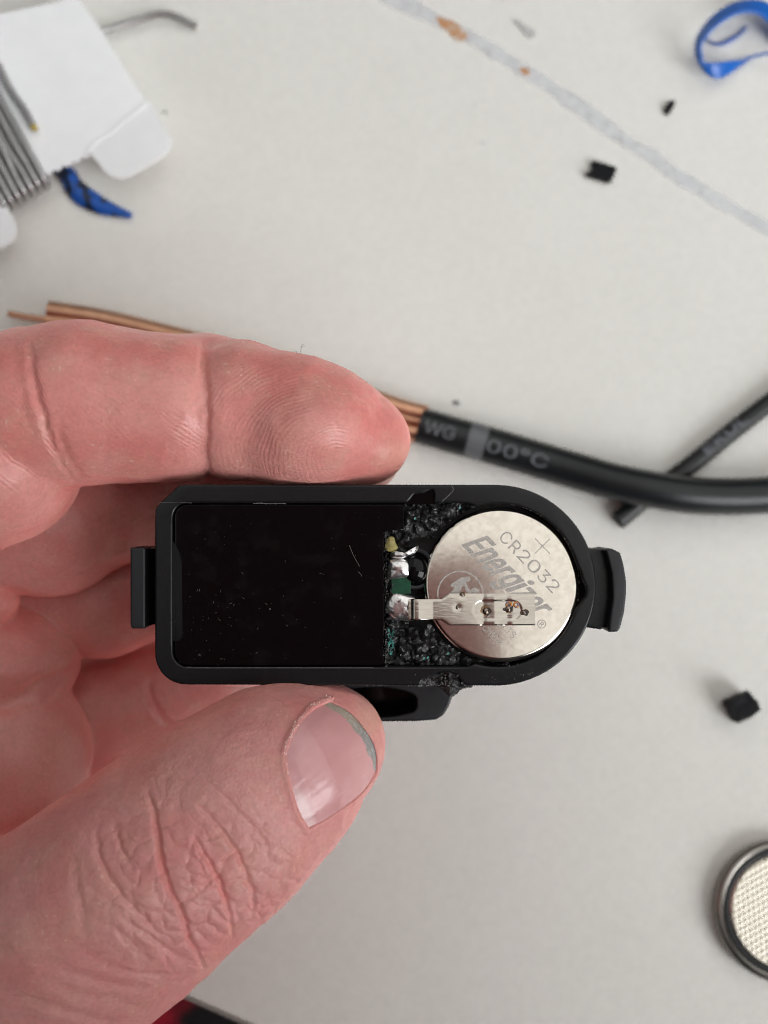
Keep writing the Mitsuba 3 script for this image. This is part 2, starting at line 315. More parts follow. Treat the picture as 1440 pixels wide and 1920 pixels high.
INDEX = ((-420, 980, -26, 190), (-20, 850, -8, 176)), ((60, 770, -6, 156), (150, 757, -6, 152), (322, 768, -6, 140)), ((454, 771, -6, 133), (560, 789, -5, 118), (628, 807, -5, 106), (690, 826, -5, 80))
MIDDLE = ((-450, 1060, -32, 180), (-60, 985, -25, 127), (95, 983, -25, 130), (240, 922, -25, 122), (400, 884, -25, 112), (672, 846, -23, 82))
RING = ((-430, 1180, -40, 170), (60, 1120, -36, 100), (190, 1118, -36, 111), (300, 1078, -36, 112), (450, 1020, -36, 104), (620, 975, -36, 82))
SMALL = ((-400, 1300, -40, 160), (150, 1352, -45, 120), (300, 1312, -45, 112), (430, 1262, -45, 100), (540, 1215, -45, 80))
THUMB = ((-420, 2050, -14, 290), (-150, 1925, -1, 240), (135, 1750, 4, 208), (252, 1660, 4, 198), (357, 1576, 3, 186), (445, 1508, 2, 174), (530, 1442, 0, 152), (600, 1398, -3, 113))
def hand_sdf(p):
    p = np.asarray(p, np.float32)
    d = chain(p, INDEX[0], 2.0)
    d = smin(d, chain(p, INDEX[1], 1.5), 0.5)
    e = smin(chain(p, INDEX[2], 2.0), ball(p, P(585, 812, -3), [8.2, 6.0, 8.6]), 2.5)
    d = smin(d, e, 0.35)
    d = smin(d, chain(p, ((180, 742, -9.5, 126), (390, 748, -9.5, 115), (490, 760, -9, 104)), 2.0), 1.0)
    d = smin(d, chain(p, MIDDLE, 2.0), 0.5)
    d = smin(d, chain(p, RING, 2.0), 0.5)
    d = smin(d, chain(p, SMALL, 2.0), 0.6)
    th = chain(p, THUMB, 4.0, 1.22)
    th = smin(th, chain(p, ((-300, 1950, -24, 290), (60, 1770, -18, 190), (330, 1640, -12, 140), (480, 1520, -10, 105)), 4.0), 3.0)
    th = smin(th, ball(p, P(613, 1394, -4), [7.6, 7.6, 6.6]), 1.5)
    d = smin(d, th, 0.8)
    low = ball(p, P(-10, 1235, -31), [13.2, 10.0, 11.0])
    low = smin(low, ball(p, P(0, 1420, -31), [14.0, 15.0, 12.5]), 1.6)
    low = smin(low, ball(p, P(-40, 1640, -25), [9.0, 8.0, 11.0]), 0.8)
    d = smin(d, low, 0.5)
    d = smin(d, ball(p, P(-18, 1128, -23), [4.0, 3.6, 5.0]), 0.6)
    d = smin(d, ball(p, P(112, 1200, -34), [3.4, 5.2, 6.0]), 0.8)
    palm = smin(seg(p, P(-470, 1080, -34), P(-470, 1500, -36), 20, 22), seg(p, P(-470, 1500, -36), P(-900, 2000, -40), 21, 25), 8)
    return smin(d, palm, 3.0)
def mesh_sdf(f, lo, hi, h, coarse=6):
    """Dual mesh of f = 0; f is evaluated in full only near the surface."""
    n = ((np.asarray(hi) - lo) / h / coarse).astype(int) + 1
    ax = [lo[k] + (np.arange(n[k]) * coarse + coarse / 2 - 0.5) * h for k in range(3)]
    cp = np.stack(np.meshgrid(*ax, indexing='ij'), -1).reshape(-1, 3)
    cv = f(cp).reshape(n)
    S = np.repeat(np.repeat(np.repeat(cv, coarse, 0), coarse, 1), coarse, 2).astype(np.float32)
    near = np.argwhere(np.abs(cv) < coarse * h * 1.25)
    off = np.stack(np.meshgrid(*[np.arange(coarse)] * 3, indexing='ij'), -1).reshape(-1, 3)
    for part_ in np.array_split(near, max(1, len(near) * coarse ** 3 // 400000)):
        ijk = (part_[:, None] * coarse + off).reshape(-1, 3)
        S[ijk[:, 0], ijk[:, 1], ijk[:, 2]] = f(lo + ijk * h)
    I = S < 0
    c = np.zeros([m - 1 for m in S.shape], np.uint8)
    sl = lambda a, m: slice(a, m - 1 + a)
    for a in (0, 1):
        for b in (0, 1):
            for g in (0, 1): c += I[sl(a, I.shape[0]), sl(b, I.shape[1]), sl(g, I.shape[2])]
    cells = np.argwhere((c > 0) & (c < 8))
    ids = np.full(c.shape, -1, np.int32); ids[tuple(cells.T)] = np.arange(len(cells))
    acc, cnt = np.zeros((len(cells), 3)), np.zeros(len(cells))
    for axis in range(3):
        o = [k for k in range(3) if k != axis]
        for a in (0, 1):
            for b in (0, 1):
                d0 = np.zeros(3, int); d0[o[0]], d0[o[1]] = a, b
                d1 = d0.copy(); d1[axis] = 1
                s0, s1 = S[tuple((cells + d0).T)], S[tuple((cells + d1).T)]
                x = (s0 < 0) != (s1 < 0)
                t = np.where(x, s0 / np.where(x, s0 - s1, 1), 0)
                acc += np.where(x[:, None], d0 + t[:, None] * (d1 - d0), 0); cnt += x
    v = lo + (cells + acc / cnt[:, None]) * h
    F = []
    for axis in range(3):
        o = [k for k in range(3) if k != axis]
        s0 = [slice(1, -1)] * 3; s0[axis] = slice(0, -1); s1 = list(s0); s1[axis] = slice(1, None)
        A, B = I[tuple(s0)], I[tuple(s1)]
        e = np.argwhere(A != B); e += [0 if k == axis else 1 for k in range(3)]
        flip = I[tuple(e.T)] != (axis == 1)
        q = []
        for a, b in ((0, 0), (1, 0), (1, 1), (0, 1)):
            g = e.copy(); g[:, o[0]] -= 1 - a; g[:, o[1]] -= 1 - b; q.append(ids[tuple(g.T)])
        q = np.stack(q, 1); q = np.where(flip[:, None], q, q[:, ::-1])
        F.append(q[(q >= 0).all(1)])
    q = np.vstack(F)
    return v, np.vstack([q[:, [0, 1, 2]], q[:, [0, 2, 3]]])
def grad(f, v, e=0.05):
    g = np.stack([f(v + e * d) - f(v - e * d) for d in np.eye(3)], 1)
    return g / (2 * e)
def land(u, v, z0=24.0, f=hand_sdf):
    """Where the line of sight of these photograph pixels first meets the skin."""
    u, v = np.asarray(u, float), np.asarray(v, float)
    o, q = np.array([0, 0, VIEW]), np.stack([(u - 720) / FPX, -(v - 960) / FPX, np.full_like(u, -1.0)], -1)
    q /= np.linalg.norm(q, axis=1, keepdims=True)
    t = np.full(len(q), VIEW - z0)
    for _ in range(60): t = t + 0.75 * f(o + t[:, None] * q)
    return o + t[:, None] * q
def noise3(p, s, seed): return meshkit.fbm(np.asarray(p) * s, 3, seed)

HV, HF = mesh_sdf(hand_sdf, np.array([-112.0, -82.0, -62.0]), np.array([8.0, 36.0, 26.0]), HAND_STEP)
for _ in range(2):
    g = grad(hand_sdf, HV); HV = HV - g * (hand_sdf(HV) / np.maximum((g ** 2).sum(1), 0.2))[:, None]
# a finer mesh where the thumb's folds and the nail lie
RIM_MID = []
def refine(v, f, mark):
    """Splits the marked triangles in four; midpoints on the border of the region are remembered, to be kept on their edge."""
    g = f[mark]; e = np.sort(np.vstack([g[:, [0, 1]], g[:, [1, 2]], g[:, [2, 0]]]), 1)
    u, inv, cnt = np.unique(e, axis=0, return_inverse=True, return_counts=True); inv = inv.ravel() + len(v); n = len(g)
    ab, bc, ca = inv[:n], inv[n:2 * n], inv[2 * n:]
    RIM_MID.append((np.flatnonzero(cnt == 1) + len(v), u[cnt == 1]))
    new = np.vstack([np.c_[g[:, 0], ab, ca], np.c_[g[:, 1], bc, ab], np.c_[g[:, 2], ca, bc], np.c_[ab, bc, ca]])
    return np.vstack([v, v[u].mean(1)]), np.vstack([f[~mark], new])
for rad in (15.0, 13.5):
    c_ = HV[HF].mean(1)
    HV, HF = refine(HV, HF, ((np.linalg.norm(c_ - P(400, 1620, 12), axis=1) < rad) | (np.linalg.norm(c_ - P(600, 1440, 4), axis=1) < rad - 4)) & (c_[:, 2] > -5))
for _ in range(2):
    g = grad(hand_sdf, HV); HV = HV - g * (hand_sdf(HV) / np.maximum((g ** 2).sum(1), 0.2))[:, None]
HN = grad(hand_sdf, HV); HN /= np.linalg.norm(HN, axis=1, keepdims=True)

Z4 = lambda *pts: [(x / 1.8947, 1240 + y / 1.8947) for x, y in pts]
CREASES = [  # (points, depth mm, half-width mm, rim mm)
    # finger flexion folds
    ([(384, 640), (381, 700), (386, 760), (387, 800), (384, 850), (390, 880), (389, 900)], 0.5, 0.42, 0.03),
    ([(374, 700), (366, 760), (370, 815)], 0.12, 0.5, 0.03),
    ([(52, 640), (62, 700), (78, 770), (100, 840), (128, 890), (140, 905)], 0.62, 0.38, 0.01),
    ([(108, 800), (122, 850), (150, 890)], 0.32, 0.5, 0.06),
    ([(30, 660), (45, 760), (80, 870)], 0.10, 0.6, 0.02),
    ([(0, 1335), (33, 1310), (67, 1288), (100, 1276), (147, 1255)], 0.8, 1.2, 0.15),
    ([(278, 1278), (283, 1310), (300, 1340), (318, 1362)], 0.5, 0.5, 0.18),
    ([(222, 925), (226, 985), (212, 1040)], 0.35, 0.9, 0.05),
    # folds over the thumb joint
    (Z4((520, 465), (545, 540), (563, 630), (570, 700), (595, 790), (640, 890), (672, 980), (722, 1085)), 0.75, 0.34, 0.000),
    (Z4((680, 620), (735, 700), (770, 760), (805, 850), (822, 930), (830, 985)), 0.55, 0.31, 0.000),
    (Z4((700, 510), (770, 580), (830, 660), (872, 745), (900, 830), (895, 910)), 0.37, 0.34, 0.000),
    (Z4((335, 600), (352, 690), (400, 790), (445, 845), (515, 915), (575, 985)), 0.37, 0.39, 0.000),
    (Z4((258, 680), (275, 790), (290, 890), (305, 1010)), 0.24, 0.39, 0.000),
    (Z4((405, 570), (430, 670), (475, 745)), 0.24, 0.36, 0.000),
    (Z4((690, 400), (760, 450), (860, 545), (935, 640), (975, 720)), 0.13, 0.31, 0.000),
    (Z4((690, 640), (760, 625), (800, 600)), 0.21, 0.28, 0.000),
    (Z4((765, 745), (820, 690), (875, 672)), 0.21, 0.28, 0.000),
    (Z4((640, 860), (700, 830), (760, 775), (790, 790)), 0.28, 0.29, 0.000),
    (Z4((660, 920), (720, 880), (800, 862)), 0.20, 0.28, 0.000),
    (Z4((790, 790), (850, 775), (880, 800), (840, 830)), 0.17, 0.25, 0.000),
    (Z4((0, 1050), (150, 1062), (300, 1120), (420, 1150), (560, 1168)), 0.32, 0.46, 0.000),
    (Z4((180, 985), (260, 1000), (330, 1055), (470, 1105), (640, 1118)), 0.24, 0.41, 0.000),
    (Z4((0, 1180), (120, 1205), (300, 1262), (420, 1285)), 0.32, 0.56, 0.000),
    (Z4((420, 900), (500, 960), (560, 1000), (640, 1060)), 0.21, 0.36, 0.000),
    (Z4((300, 900), (420, 960), (540, 1075)), 0.17, 0.36, 0.000),
    (Z4((150, 1100), (240, 1170), (400, 1200), (520, 1240)), 0.21, 0.46, 0.000),
]
disp = np.zeros(len(HV))
for pts, depth, half, rim in CREASES:
    px = smooth_poly(pts, 160, closed=False)
    jit = (meshkit.noise(np.c_[np.arange(160) / 9.0, np.zeros(160), np.zeros(160) + len(pts)], 3) - 0.5) * 5
    q = land(px[:, 0] + jit, px[:, 1])
    ok = np.r_[True, np.linalg.norm(np.diff(q, axis=0), axis=1) < 2.5]
    d, i = cKDTree(q[ok]).query(HV, distance_upper_bound=half * 4)
    hit = np.isfinite(d)
    taper = np.sin(np.clip(np.flatnonzero(ok)[i[hit]] / 159.0, 0.0, 1.0) * math.pi) ** 0.6 * 0.8 + 0.2
    x = d[hit] / half
    disp[hit] += taper * (-depth * np.exp(-x ** 2) + rim * np.exp(-(x - 2.0) ** 2 * 1.5))
# puffy lattice between the folds of the thumb joint, and a broad unevenness everywhere
AX = np.array([0.82, 0.57, 0.0]); AC = np.array([0.57, -0.82, 0.0])
jc = P(400, 1640, 8)
up_ = (HV - jc) @ AX; cr_ = (HV - jc) @ AC
reach = np.exp(-((up_ + 1.5) / 9.0) ** 2) * np.exp(-((cr_ - 1.0) / 11.5) ** 2) * (HV[:, 2] > -8) * (HN[:, 2] > 0.05)
seed_ = np.random.default_rng(5).uniform([-26, -22], [26, 24], (520, 2))
wob = np.stack([noise3(HV, 0.35, 3) - 0.5, noise3(HV, 0.35, 9) - 0.5], 1) * 2.2
dd, _ = cKDTree(seed_ * [0.85, 1.0]).query(np.c_[up_, cr_ * 0.72] + wob, k=2)
disp += reach * (0.24 * (np.clip((dd[:, 1] - dd[:, 0]) / 0.85, 0, 1) ** 0.75 - 0.75) + 0.12 * np.clip(1 - dd[:, 0] / 1.2, 0, 1))
disp += (noise3(HV, 0.16, 21) - 0.5) * 0.7 + (noise3(HV, 0.55, 22) - 0.5) * 0.16

# the nail's bed: skin sinks below the plate and swells round it
NAIL = dict(cut=[(536, 1416), (540, 1448), (551, 1490), (563, 1525), (580, 1553)], tip=[(620, 1314), (659, 1340), (690, 1378), (704, 1410), (707, 1446)],
            top=[(536, 1416), (546, 1388), (562, 1358), (588, 1330), (620, 1314)], low=[(580, 1553), (612, 1536), (650, 1510), (685, 1480), (707, 1446)])
nl = {k: smooth_poly(v, 60, closed=False) for k, v in NAIL.items()}
loop = np.vstack([nl['cut'], nl['low'], nl['tip'][::-1], nl['top'][::-1]])
ploop = sg.Polygon(loop)
def below(v):                                  # photograph pixel at which a point of the hand frame is seen
    k = FPX / (VIEW - v[:, 2]); return np.c_[720 + v[:, 0] * k, 960 - v[:, 1] * k]
cand = np.flatnonzero((HV[:, 2] > -11) & (np.linalg.norm(HV - P(620, 1430, 0), axis=1) < 14) & (HN[:, 2] > -0.1))
px = below(HV[cand]); import shapely
inside = shapely.contains_xy(ploop, px[:, 0], px[:, 1])
rim3 = land(loop[:, 0], loop[:, 1])
dist, near_ = cKDTree(rim3).query(HV[cand])
fold = np.r_[np.full(60, 0.35), np.full(60, 0.35), np.full(60, 0.12), np.full(60, 0.55)][near_]
sgn = np.where(inside, -dist, dist)
disp[cand] += np.where(sgn < 0, -0.55 * np.clip(-sgn / 0.25, 0, 1), 0.0) + fold * 0.42 * np.exp(-((sgn - 0.38) / 0.42) ** 2) * (sgn > -0.1)
HV = HV + HN * disp[:, None]
for m_, e_ in RIM_MID: HV[m_] = HV[e_].mean(1)
hand = thing('hand', 'bare left hand holding the black housing between thumb and index finger, other fingers curled behind', 'hand')
add(hand, (HV, HF), 'skin', True)

# the thumbnail: a curved plate on that bed
ns, nt = 70, 60
S_, T_ = np.meshgrid(np.linspace(0, 1, ns), np.linspace(0, 1, nt), indexing='ij')
ci, ti, to, lo_ = (nl[k] for k in ('cut', 'tip', 'top', 'low'))
def curve(c, t): return np.stack([np.interp(t, np.linspace(0, 1, len(c)), c[:, k]) for k in (0, 1)], -1)
Sf, Tf = S_.ravel(), T_.ravel()
bil = (1 - Sf)[:, None] * curve(ci, Tf) + Sf[:, None] * curve(ti, Tf) + (1 - Tf)[:, None] * curve(to, Sf) + Tf[:, None] * curve(lo_, Sf) \
    - ((1 - Sf) * (1 - Tf))[:, None] * ci[0] - (Sf * (1 - Tf))[:, None] * ti[0] - ((1 - Sf) * Tf)[:, None] * ci[-1] - (Sf * Tf)[:, None] * ti[-1]
nv = land(bil[:, 0], bil[:, 1])
ng = grad(hand_sdf, nv); ng /= np.linalg.norm(ng, axis=1, keepdims=True)
edge_ = np.minimum(np.minimum(Tf, 1 - Tf) * 5, np.minimum(Sf * 6, 1))
nv = nv + ng * (-0.16 + 0.22 * np.clip(edge_, 0, 1) + 0.10 * np.sin(Sf * math.pi))[:, None]
n_ = ns * nt; bot = nv - ng * 0.35
i, j = np.meshgrid(np.arange(ns - 1), np.arange(nt - 1), indexing='ij'); a_ = (i * nt + j).ravel()
q = np.stack([a_, a_ + 1, a_ + nt + 1, a_ + nt], 1)
f_ = np.vstack([q[:, [0, 1, 2]], q[:, [0, 2, 3]]])
if np.cross(nv[q[0, 1]] - nv[q[0, 0]], nv[q[0, 2]] - nv[q[0, 0]])[2] < 0: f_ = f_[:, ::-1]
tipring = np.arange((ns - 1) * nt, n_)
side = np.vstack([np.c_[tipring[:-1], tipring[1:], tipring[1:] + n_], np.c_[tipring[:-1], tipring[1:] + n_, tipring[:-1] + n_]])
nk = free(f'{hand}__thumbnail')
scene[nk] = mikit.ply((W(np.vstack([nv, bot])), np.vstack([f_, f_[:, ::-1] + n_, side])), 'nail_plate', smooth=True, uv=np.vstack([np.c_[Sf, Tf]] * 2))
labels[nk] = {'label': 'short pink thumbnail with grey dirt under its free edge'}
# flakes of dry skin along the nail fold
fl = []
for k in range(125):
    if k < 112: c = loop[180 + int((1 - (k / 112.0) ** 0.8) * 59)]
    else: c = loop[R.randrange(0, 60)]
    o = np.array([-0.78, -0.62]) * R.uniform(0, 9 if k < 112 else 3)
    b0 = land([c[0] + o[0]], [c[1] + o[1]])[0]; gn = grad(hand_sdf, b0[None])[0]; b0 = b0 + gn * R.uniform(0.28, 0.52)
    L, a = R.uniform(0.07, 0.24), R.uniform(0, 6.3)
    e1 = np.cross(gn, [math.cos(a), math.sin(a), 0.3]); e1 /= np.linalg.norm(e1); e2 = np.cross(gn, e1)
    v = [b0, b0 + e1 * L + gn * R.uniform(0, .10), b0 + e1 * L * .6 + e2 * L * .5 + gn * R.uniform(0, .12), b0 + e2 * L * .4]
    fl.append((np.array(v), np.array([[0, 1, 2], [0, 2, 3]])))
part(hand, 'flaky_cuticle', cat(fl), 'dry_skin', False, 'dry whitish flakes of skin along the nail fold', 'stuff')
# ---------------------------------------------------------------- the black housing
hs = thing('plastic_housing', 'black plastic housing with its lid cut open, held between thumb and index finger', 'housing')
k0 = K(0)
def poly(pts, z=0.0): return sg.Polygon(pts_px(pts, z))
def disc(u, v, r, z=0.0): c = P(u, v, z); return sg.Point(c[0], c[1]).buffer(r * K(z), quad_segs=48)
outer = unary_union([rounded(poly([(290, 908), (930, 909), (930, 1286), (290, 1284)]), 4.0), disc(929, 1097.5, 188.5), poly([(600, 909), (930, 909), (930, 1286), (600, 1285)])])
outer = outer.difference(poly([(280, 900), (345, 900), (280, 962)]).buffer(0.01)).buffer(-0.8).buffer(1.6).buffer(-0.8)
cavity = unary_union([rounded(poly([(324, 943), (900, 943), (900, 1250), (324, 1250)]), 1.9), disc(933, 1097, 153)])
# worn bites out of the wall: beside the cell, in the lower edge
bite = poly([(1070, 1050), (1086, 1072), (1089, 1090), (1096, 1100), (1096, 1116), (1088, 1126), (1070, 1150)]).buffer(-.2).buffer(.4)
chip = poly([(785, 1292), (792, 1276), (806, 1270), (822, 1262), (842, 1260), (856, 1266), (868, 1280), (880, 1292)])
nick = poly([(762, 944), (770, 936), (776, 927), (792, 926), (803, 921), (811, 917), (815, 930), (813, 944)])
rim = outer.difference(unary_union([cavity, bite])).difference(chip).difference(nick)
part(hs, 'shell', solid(rim, -14, 0, 0.28), 'black_plastic', 35)
part(hs, 'notch_floor', solid(nick.buffer(.1), -4, -0.55), 'gloss_black')
part(hs, 'floor', solid(outer.buffer(-0.3), -13.5, -4.6), 'matt_black_plastic')
# glossy cover plate over the electronics
plate = unary_union([rounded(poly([(327, 946), (757, 946), (757, 1248), (327, 1248)]), 1.7), poly([(600, 946), (757, 946), (757, 1248), (600, 1248)])]).difference(poly([(722, 997), (770, 990), (770, 1262), (720, 1262)]))
jag = np.array([(720 + R.uniform(-2, 3), v) for v in range(996, 1252, 4)])
plate = plate.difference(sg.Polygon(pts_px(np.vstack([jag, [(800, 1252), (800, 990)]]))))
def bend(m):
    v = m.vertices.copy(); x0 = P(352, 0)[0]
    w = np.clip((x0 - v[:, 0]) / 1.9, 0, 1); mid_ = np.clip(1 - np.abs(v[:, 1] - P(0, 1112)[1]) / 8.5, 0, 1)
    v[:, 2] -= 0.07 * w ** 2 * np.minimum(1, mid_ * 2.5)
    m.vertices = v; return m
gx = plate.bounds
plate_m = solid(plate, -3.8, -0.16, 0.10)
part(hs, 'cover_plate', plate_m, 'gloss_black', 20, 'glossy black cover plate with dust and scratches')
def lipF(s, t):
    v = 1014 + 191 * s
    ur = np.interp(v, [1014, 1033, 1054, 1190, 1201, 1205], [323.5, 334, 343, 344.5, 341, 324])
    u = 322.5 + t * (ur - 322.5)
    return np.stack([(u - 720) * k0, -(v - 960) * k0, -0.10 - 0.085 * np.clip((345 - u) / 22, 0, 1)], 1)
part(hs, 'plate_lip', sheet(lambda s, t: lipF(s, t), 60, 8, .05), 'gloss_black', True, 'pale-reflecting curled lip along the left edge of the cover plate')
# ragged strip of torn cover along the plate's cut edge
def ragged(outline, z, amp, seed, step=0.16, base=None):
    """A rough lump field over the polygon: returns a closed-looking height sheet."""
    b = outline.bounds
    xs, ys = np.arange(b[0], b[2] + step, step), np.arange(b[1], b[3] + step, step)
    X, Y = np.meshgrid(xs, ys, indexing='ij'); q = np.stack([X, Y, X * 0 + seed], -1)
    h = (meshkit.fbm(q * 0.45, 3, seed) - .5) * 1.7 + .38 + np.abs(meshkit.fbm(q * 0.95, 3, seed + 4) - 0.5) * 1.5 
    Z = z + (h - 0.62) * amp
    if base is not None: Z = Z + base(X, Y)
    inn = shapely.contains_xy(outline, X, Y)
    V = np.stack([X, Y, Z], -1).reshape(-1, 3); n, m = X.shape
    i, j = np.meshgrid(np.arange(n - 1), np.arange(m - 1), indexing='ij'); a = (i * m + j).ravel()
    ok = (inn[:-1, :-1] & inn[1:, :-1] & inn[1:, 1:] & inn[:-1, 1:]).ravel()
    a = a[ok]; f = np.vstack([np.c_[a, a + m, a + m + 1], np.c_[a, a + m + 1, a + 1]])
    mm = trimesh.Trimesh(V, f, process=False); mm.remove_unreferenced_vertices(); return mm
cellhole = disc(938, 1095, 149)
well = poly([(770, 1012), (800, 1008), (800, 1180), (768, 1176), (766, 1130)])
pot = unary_union([poly([(757, 940), (905, 940), (905, 1012), (722, 1012), (722, 996), (757, 994)]), poly([(720, 990), (780, 990), (780, 1254), (720, 1254)]), poly([(720, 1160), (960, 1160), (960, 1254), (720, 1254)])]).intersection(cavity.buffer(0.05)).difference(cellhole).difference(well)
part(hs, 'potting_resin', ragged(pot, -1.0, 1.7, 3), 'resin', 25, 'torn black potting resin, rough and glittering')
# circuit board under the resin, with a black component beside the upper solder joint
board = poly([(734, 1080), (770, 1080), (771, 1114), (734, 1114)])
part(hs, 'circuit_board', solid(board, -2.2, -0.55, 0.05), 'board_green', 30, 'green strip of circuit board showing between the solder joints')
for c0, c1, z in (((728, 1186), (734, 1232), -0.55),):
    fl = []
    for k in range(26):
        c = P(R.uniform(727, 736), R.uniform(1184, 1232), R.uniform(-0.7, -0.3)); L = R.uniform(.15, .5); a = R.uniform(1.2, 2.0)
        e = np.array([math.cos(a), math.sin(a), R.uniform(-.4, .4)]) * L; g = np.array([L * .5, R.uniform(-.1, .1), R.uniform(-.2, .2)])
        fl.append((np.array([c, c + e, c + e + g, c + g]), np.array([[0, 1, 2], [0, 2, 3]])))
    for (u, v) in ((860, 955), (776, 975), (800, 1236), (793, 1237), (838, 1228)):
        c = P(u, v, -0.25); fl.append((c + np.array([[0, 0, 0], [.28, .05, .1], [.3, .35, 0], [.05, .3, .1]]), np.array([[0, 1, 2], [0, 2, 3]])))
    part(hs, 'board_fragments', cat(fl), 'teal_flake', False, 'tiny teal flakes of broken circuit board', 'stuff')
cap = trimesh.creation.icosphere(3, 1.0); cap.vertices = cap.vertices * [1.75, 1.95, 1.1] + P(777, 1068, -1.2)
part(hs, 'component', cap, 'gloss_black', True, 'shiny black component beside the upper solder joint')
ringm = trimesh.Trimesh(*[np.asarray(x) for x in (lambda m: (m.vertices * [1, 1.12, 1] + P(779, 1066, -1.55), m.faces))(lathe([(1.9, 0), (2.0, .28), (2.25, .34), (2.42, .2), (2.42, -2.0)], 48))], process=False)
part(hs, 'component_collar', ringm, 'matt_black_plastic', 40)
def blob(outline, z0, h, amp, seed):
    """A rounded puddle of metal over the outline."""
    c = smooth_poly(pts_px(outline, z0), 72); m = c.mean(0); rings = 14
    V = []
    for k in range(rings + 1):
        s = math.sin(k / rings * math.pi / 2); z = z0 + h * math.cos(k / rings * math.pi / 2) ** 0.8
        V.append(np.c_[m + (c - m) * s, np.full(len(c), z)])
    V = np.vstack(V)
    V[:, 2] += (noise3(V, 1.6, seed) - 0.5) * amp * 2 + (noise3(V, 0.7, seed + 1) - 0.5) * amp * 2
    n = len(c); i, j = np.meshgrid(np.arange(rings), np.arange(n), indexing='ij')
    q = np.stack([i * n + j, (i + 1) * n + j, (i + 1) * n + (j + 1) % n, i * n + (j + 1) % n], -1).reshape(-1, 4)
    f = np.vstack([q[:, [0, 1, 2]], q[:, [0, 2, 3]]])
    if np.cross(V[f[40, 1]] - V[f[40, 0]], V[f[40, 2]] - V[f[40, 0]])[2] < 0: f = f[:, ::-1]
    return trimesh.Trimesh(V, f, process=False)
part(hs, 'solder_joint', blob([(728, 1052), (732, 1048), (752, 1047), (764, 1050), (772, 1060), (774, 1072), (768, 1082), (750, 1086), (732, 1088), (727, 1084)], -1.0, 1.05, .07, 3), 'solder_blob', True, 'upper shiny solder joint, square and pitted')
part(hs, 'solder_joint', blob([(724, 1130), (736, 1112), (758, 1113), (779, 1121), (778, 1142), (777, 1163), (758, 1164), (738, 1161), (726, 1150)], -1.0, .85, .08, 13), 'solder_blob', True, 'lower shiny solder joint at the end of the metal strip')
part(hs, 'solder_joint', blob([(731, 1044), (736, 1032), (755, 1035), (770, 1030), (783, 1022), (785, 1027), (778, 1038), (760, 1046), (745, 1048)], -1.0, .95, .12, 23), 'solder_blob', True, 'pointed smear of solder above the upper joint')
part(hs, 'flux_residue', blob([(722, 1022), (728, 1008), (738, 1007), (742, 1018), (746, 1028), (734, 1034), (724, 1032)], -0.7, .6, .2, 33), 'flux', True, 'yellowish crust of flux residue')
# crumbs of ground plastic: along the broken lower edge and the rim
cr = ragged(poly([(772, 1291), (790, 1268), (815, 1258), (845, 1254), (862, 1262), (872, 1276), (893, 1290), (868, 1294), (850, 1308), (838, 1304), (820, 1290)], -0.3), -0.75, 1.9, 7, 0.13)
part(hs, 'broken_edge', cr, 'torn_plastic', 30, 'ragged broken lower edge where the plastic was cut')
fl = []
def crumb(c, L):
    b = trimesh.creation.icosphere(0, 1.0); b.vertices = b.vertices * [R.uniform(.4, 1) * L, R.uniform(.4, 1) * L, R.uniform(.3, .8) * L]
    b.apply_transform(trimesh.transformations.rotation_matrix(R.uniform(0, 6.3), [R.uniform(-1, 1), R.uniform(-1, 1), 1])); b.vertices = b.vertices + c; return b
for k in range(110): fl.append(crumb(P(R.gauss(835, 26), R.gauss(1282, 10), R.uniform(-.4, .05)), R.uniform(.05, .16)))
for k in range(60): fl.append(crumb(P(R.uniform(610, 790), 1285 + R.gauss(0, 1.2), R.uniform(-.5, -.05)), R.uniform(.03, .10)))
for k in range(44): fl.append(crumb(P(R.uniform(905, 1075), 0, 0) * [1, 0, 0] + [0, P(0, 1258)[1] + R.uniform(-1.4, .3), 0.0], R.uniform(.03, .11)))
for k in range(40):
    a = R.uniform(-1.5, 1.5); fl.append(crumb(P(933 + 153 * math.cos(a), 1097 + 153 * math.sin(a), -.1), R.uniform(.03, .12)))
for k in range(130): fl.append(crumb(P(R.gauss(725, 3), R.uniform(996, 1255), R.uniform(-.4, -.05)), R.uniform(.03, .10)))
fl = [m for m in fl if outer.buffer(.1).contains(sg.Point(*m.vertices.mean(0)[:2]))]
part(hs, 'plastic_crumbs', cat(fl), 'plastic_dust', False, 'loose crumbs of ground black plastic', 'stuff')
# dust and lint on the glossy plate
fl = []
for k in range(110):
    c = P(R.uniform(345, 715), R.uniform(955, 1240), -0.12); L = R.choice([.03, .04, .05, .05, .07, .16]); a = R.uniform(0, 3.2)
    if R.random() < 0.45: c = P(R.gauss(400, 45), R.gauss(1160, 50), -0.12)
    fl.append(tube([c, c + np.array([math.cos(a), math.sin(a), 0]) * L * 2], R.uniform(.014, .028), 4))
for u, v, L in ((506, 1142, .07),): fl.append(crumb(P(u, v, -.1), .16))
fl.append(tube(smooth_poly([P(655, 1022, -.15), P(662, 1040, -.15), P(674, 1062, -.15)], 12, False), .03, 4)); fl.append(tube(smooth_poly([P(671, 1072, -.15), P(676, 1076, -.15), P(678, 1081, -.15)], 8, False), .03, 4))
fl.append(tube(smooth_poly([P(475, 944, -.1), P(490, 943.5, -.06), P(505, 944.5, -.1), P(536, 944, -.1)], 20, False), [.03 + .05 * R.random() for _ in range(20)], 5))
fl.append(tube(smooth_poly([P(296, 943, .0), P(320, 942.5, .0), P(360, 943, -.05)], 12, False), .025, 4)); fl.append(tube(smooth_poly([P(350, 1251, -.02), P(480, 1251.5, -.02), P(600, 1251.5, -.02), P(700, 1251, -.02)], 60, False), [.015 + .02 * R.random() for _ in range(60)], 4))
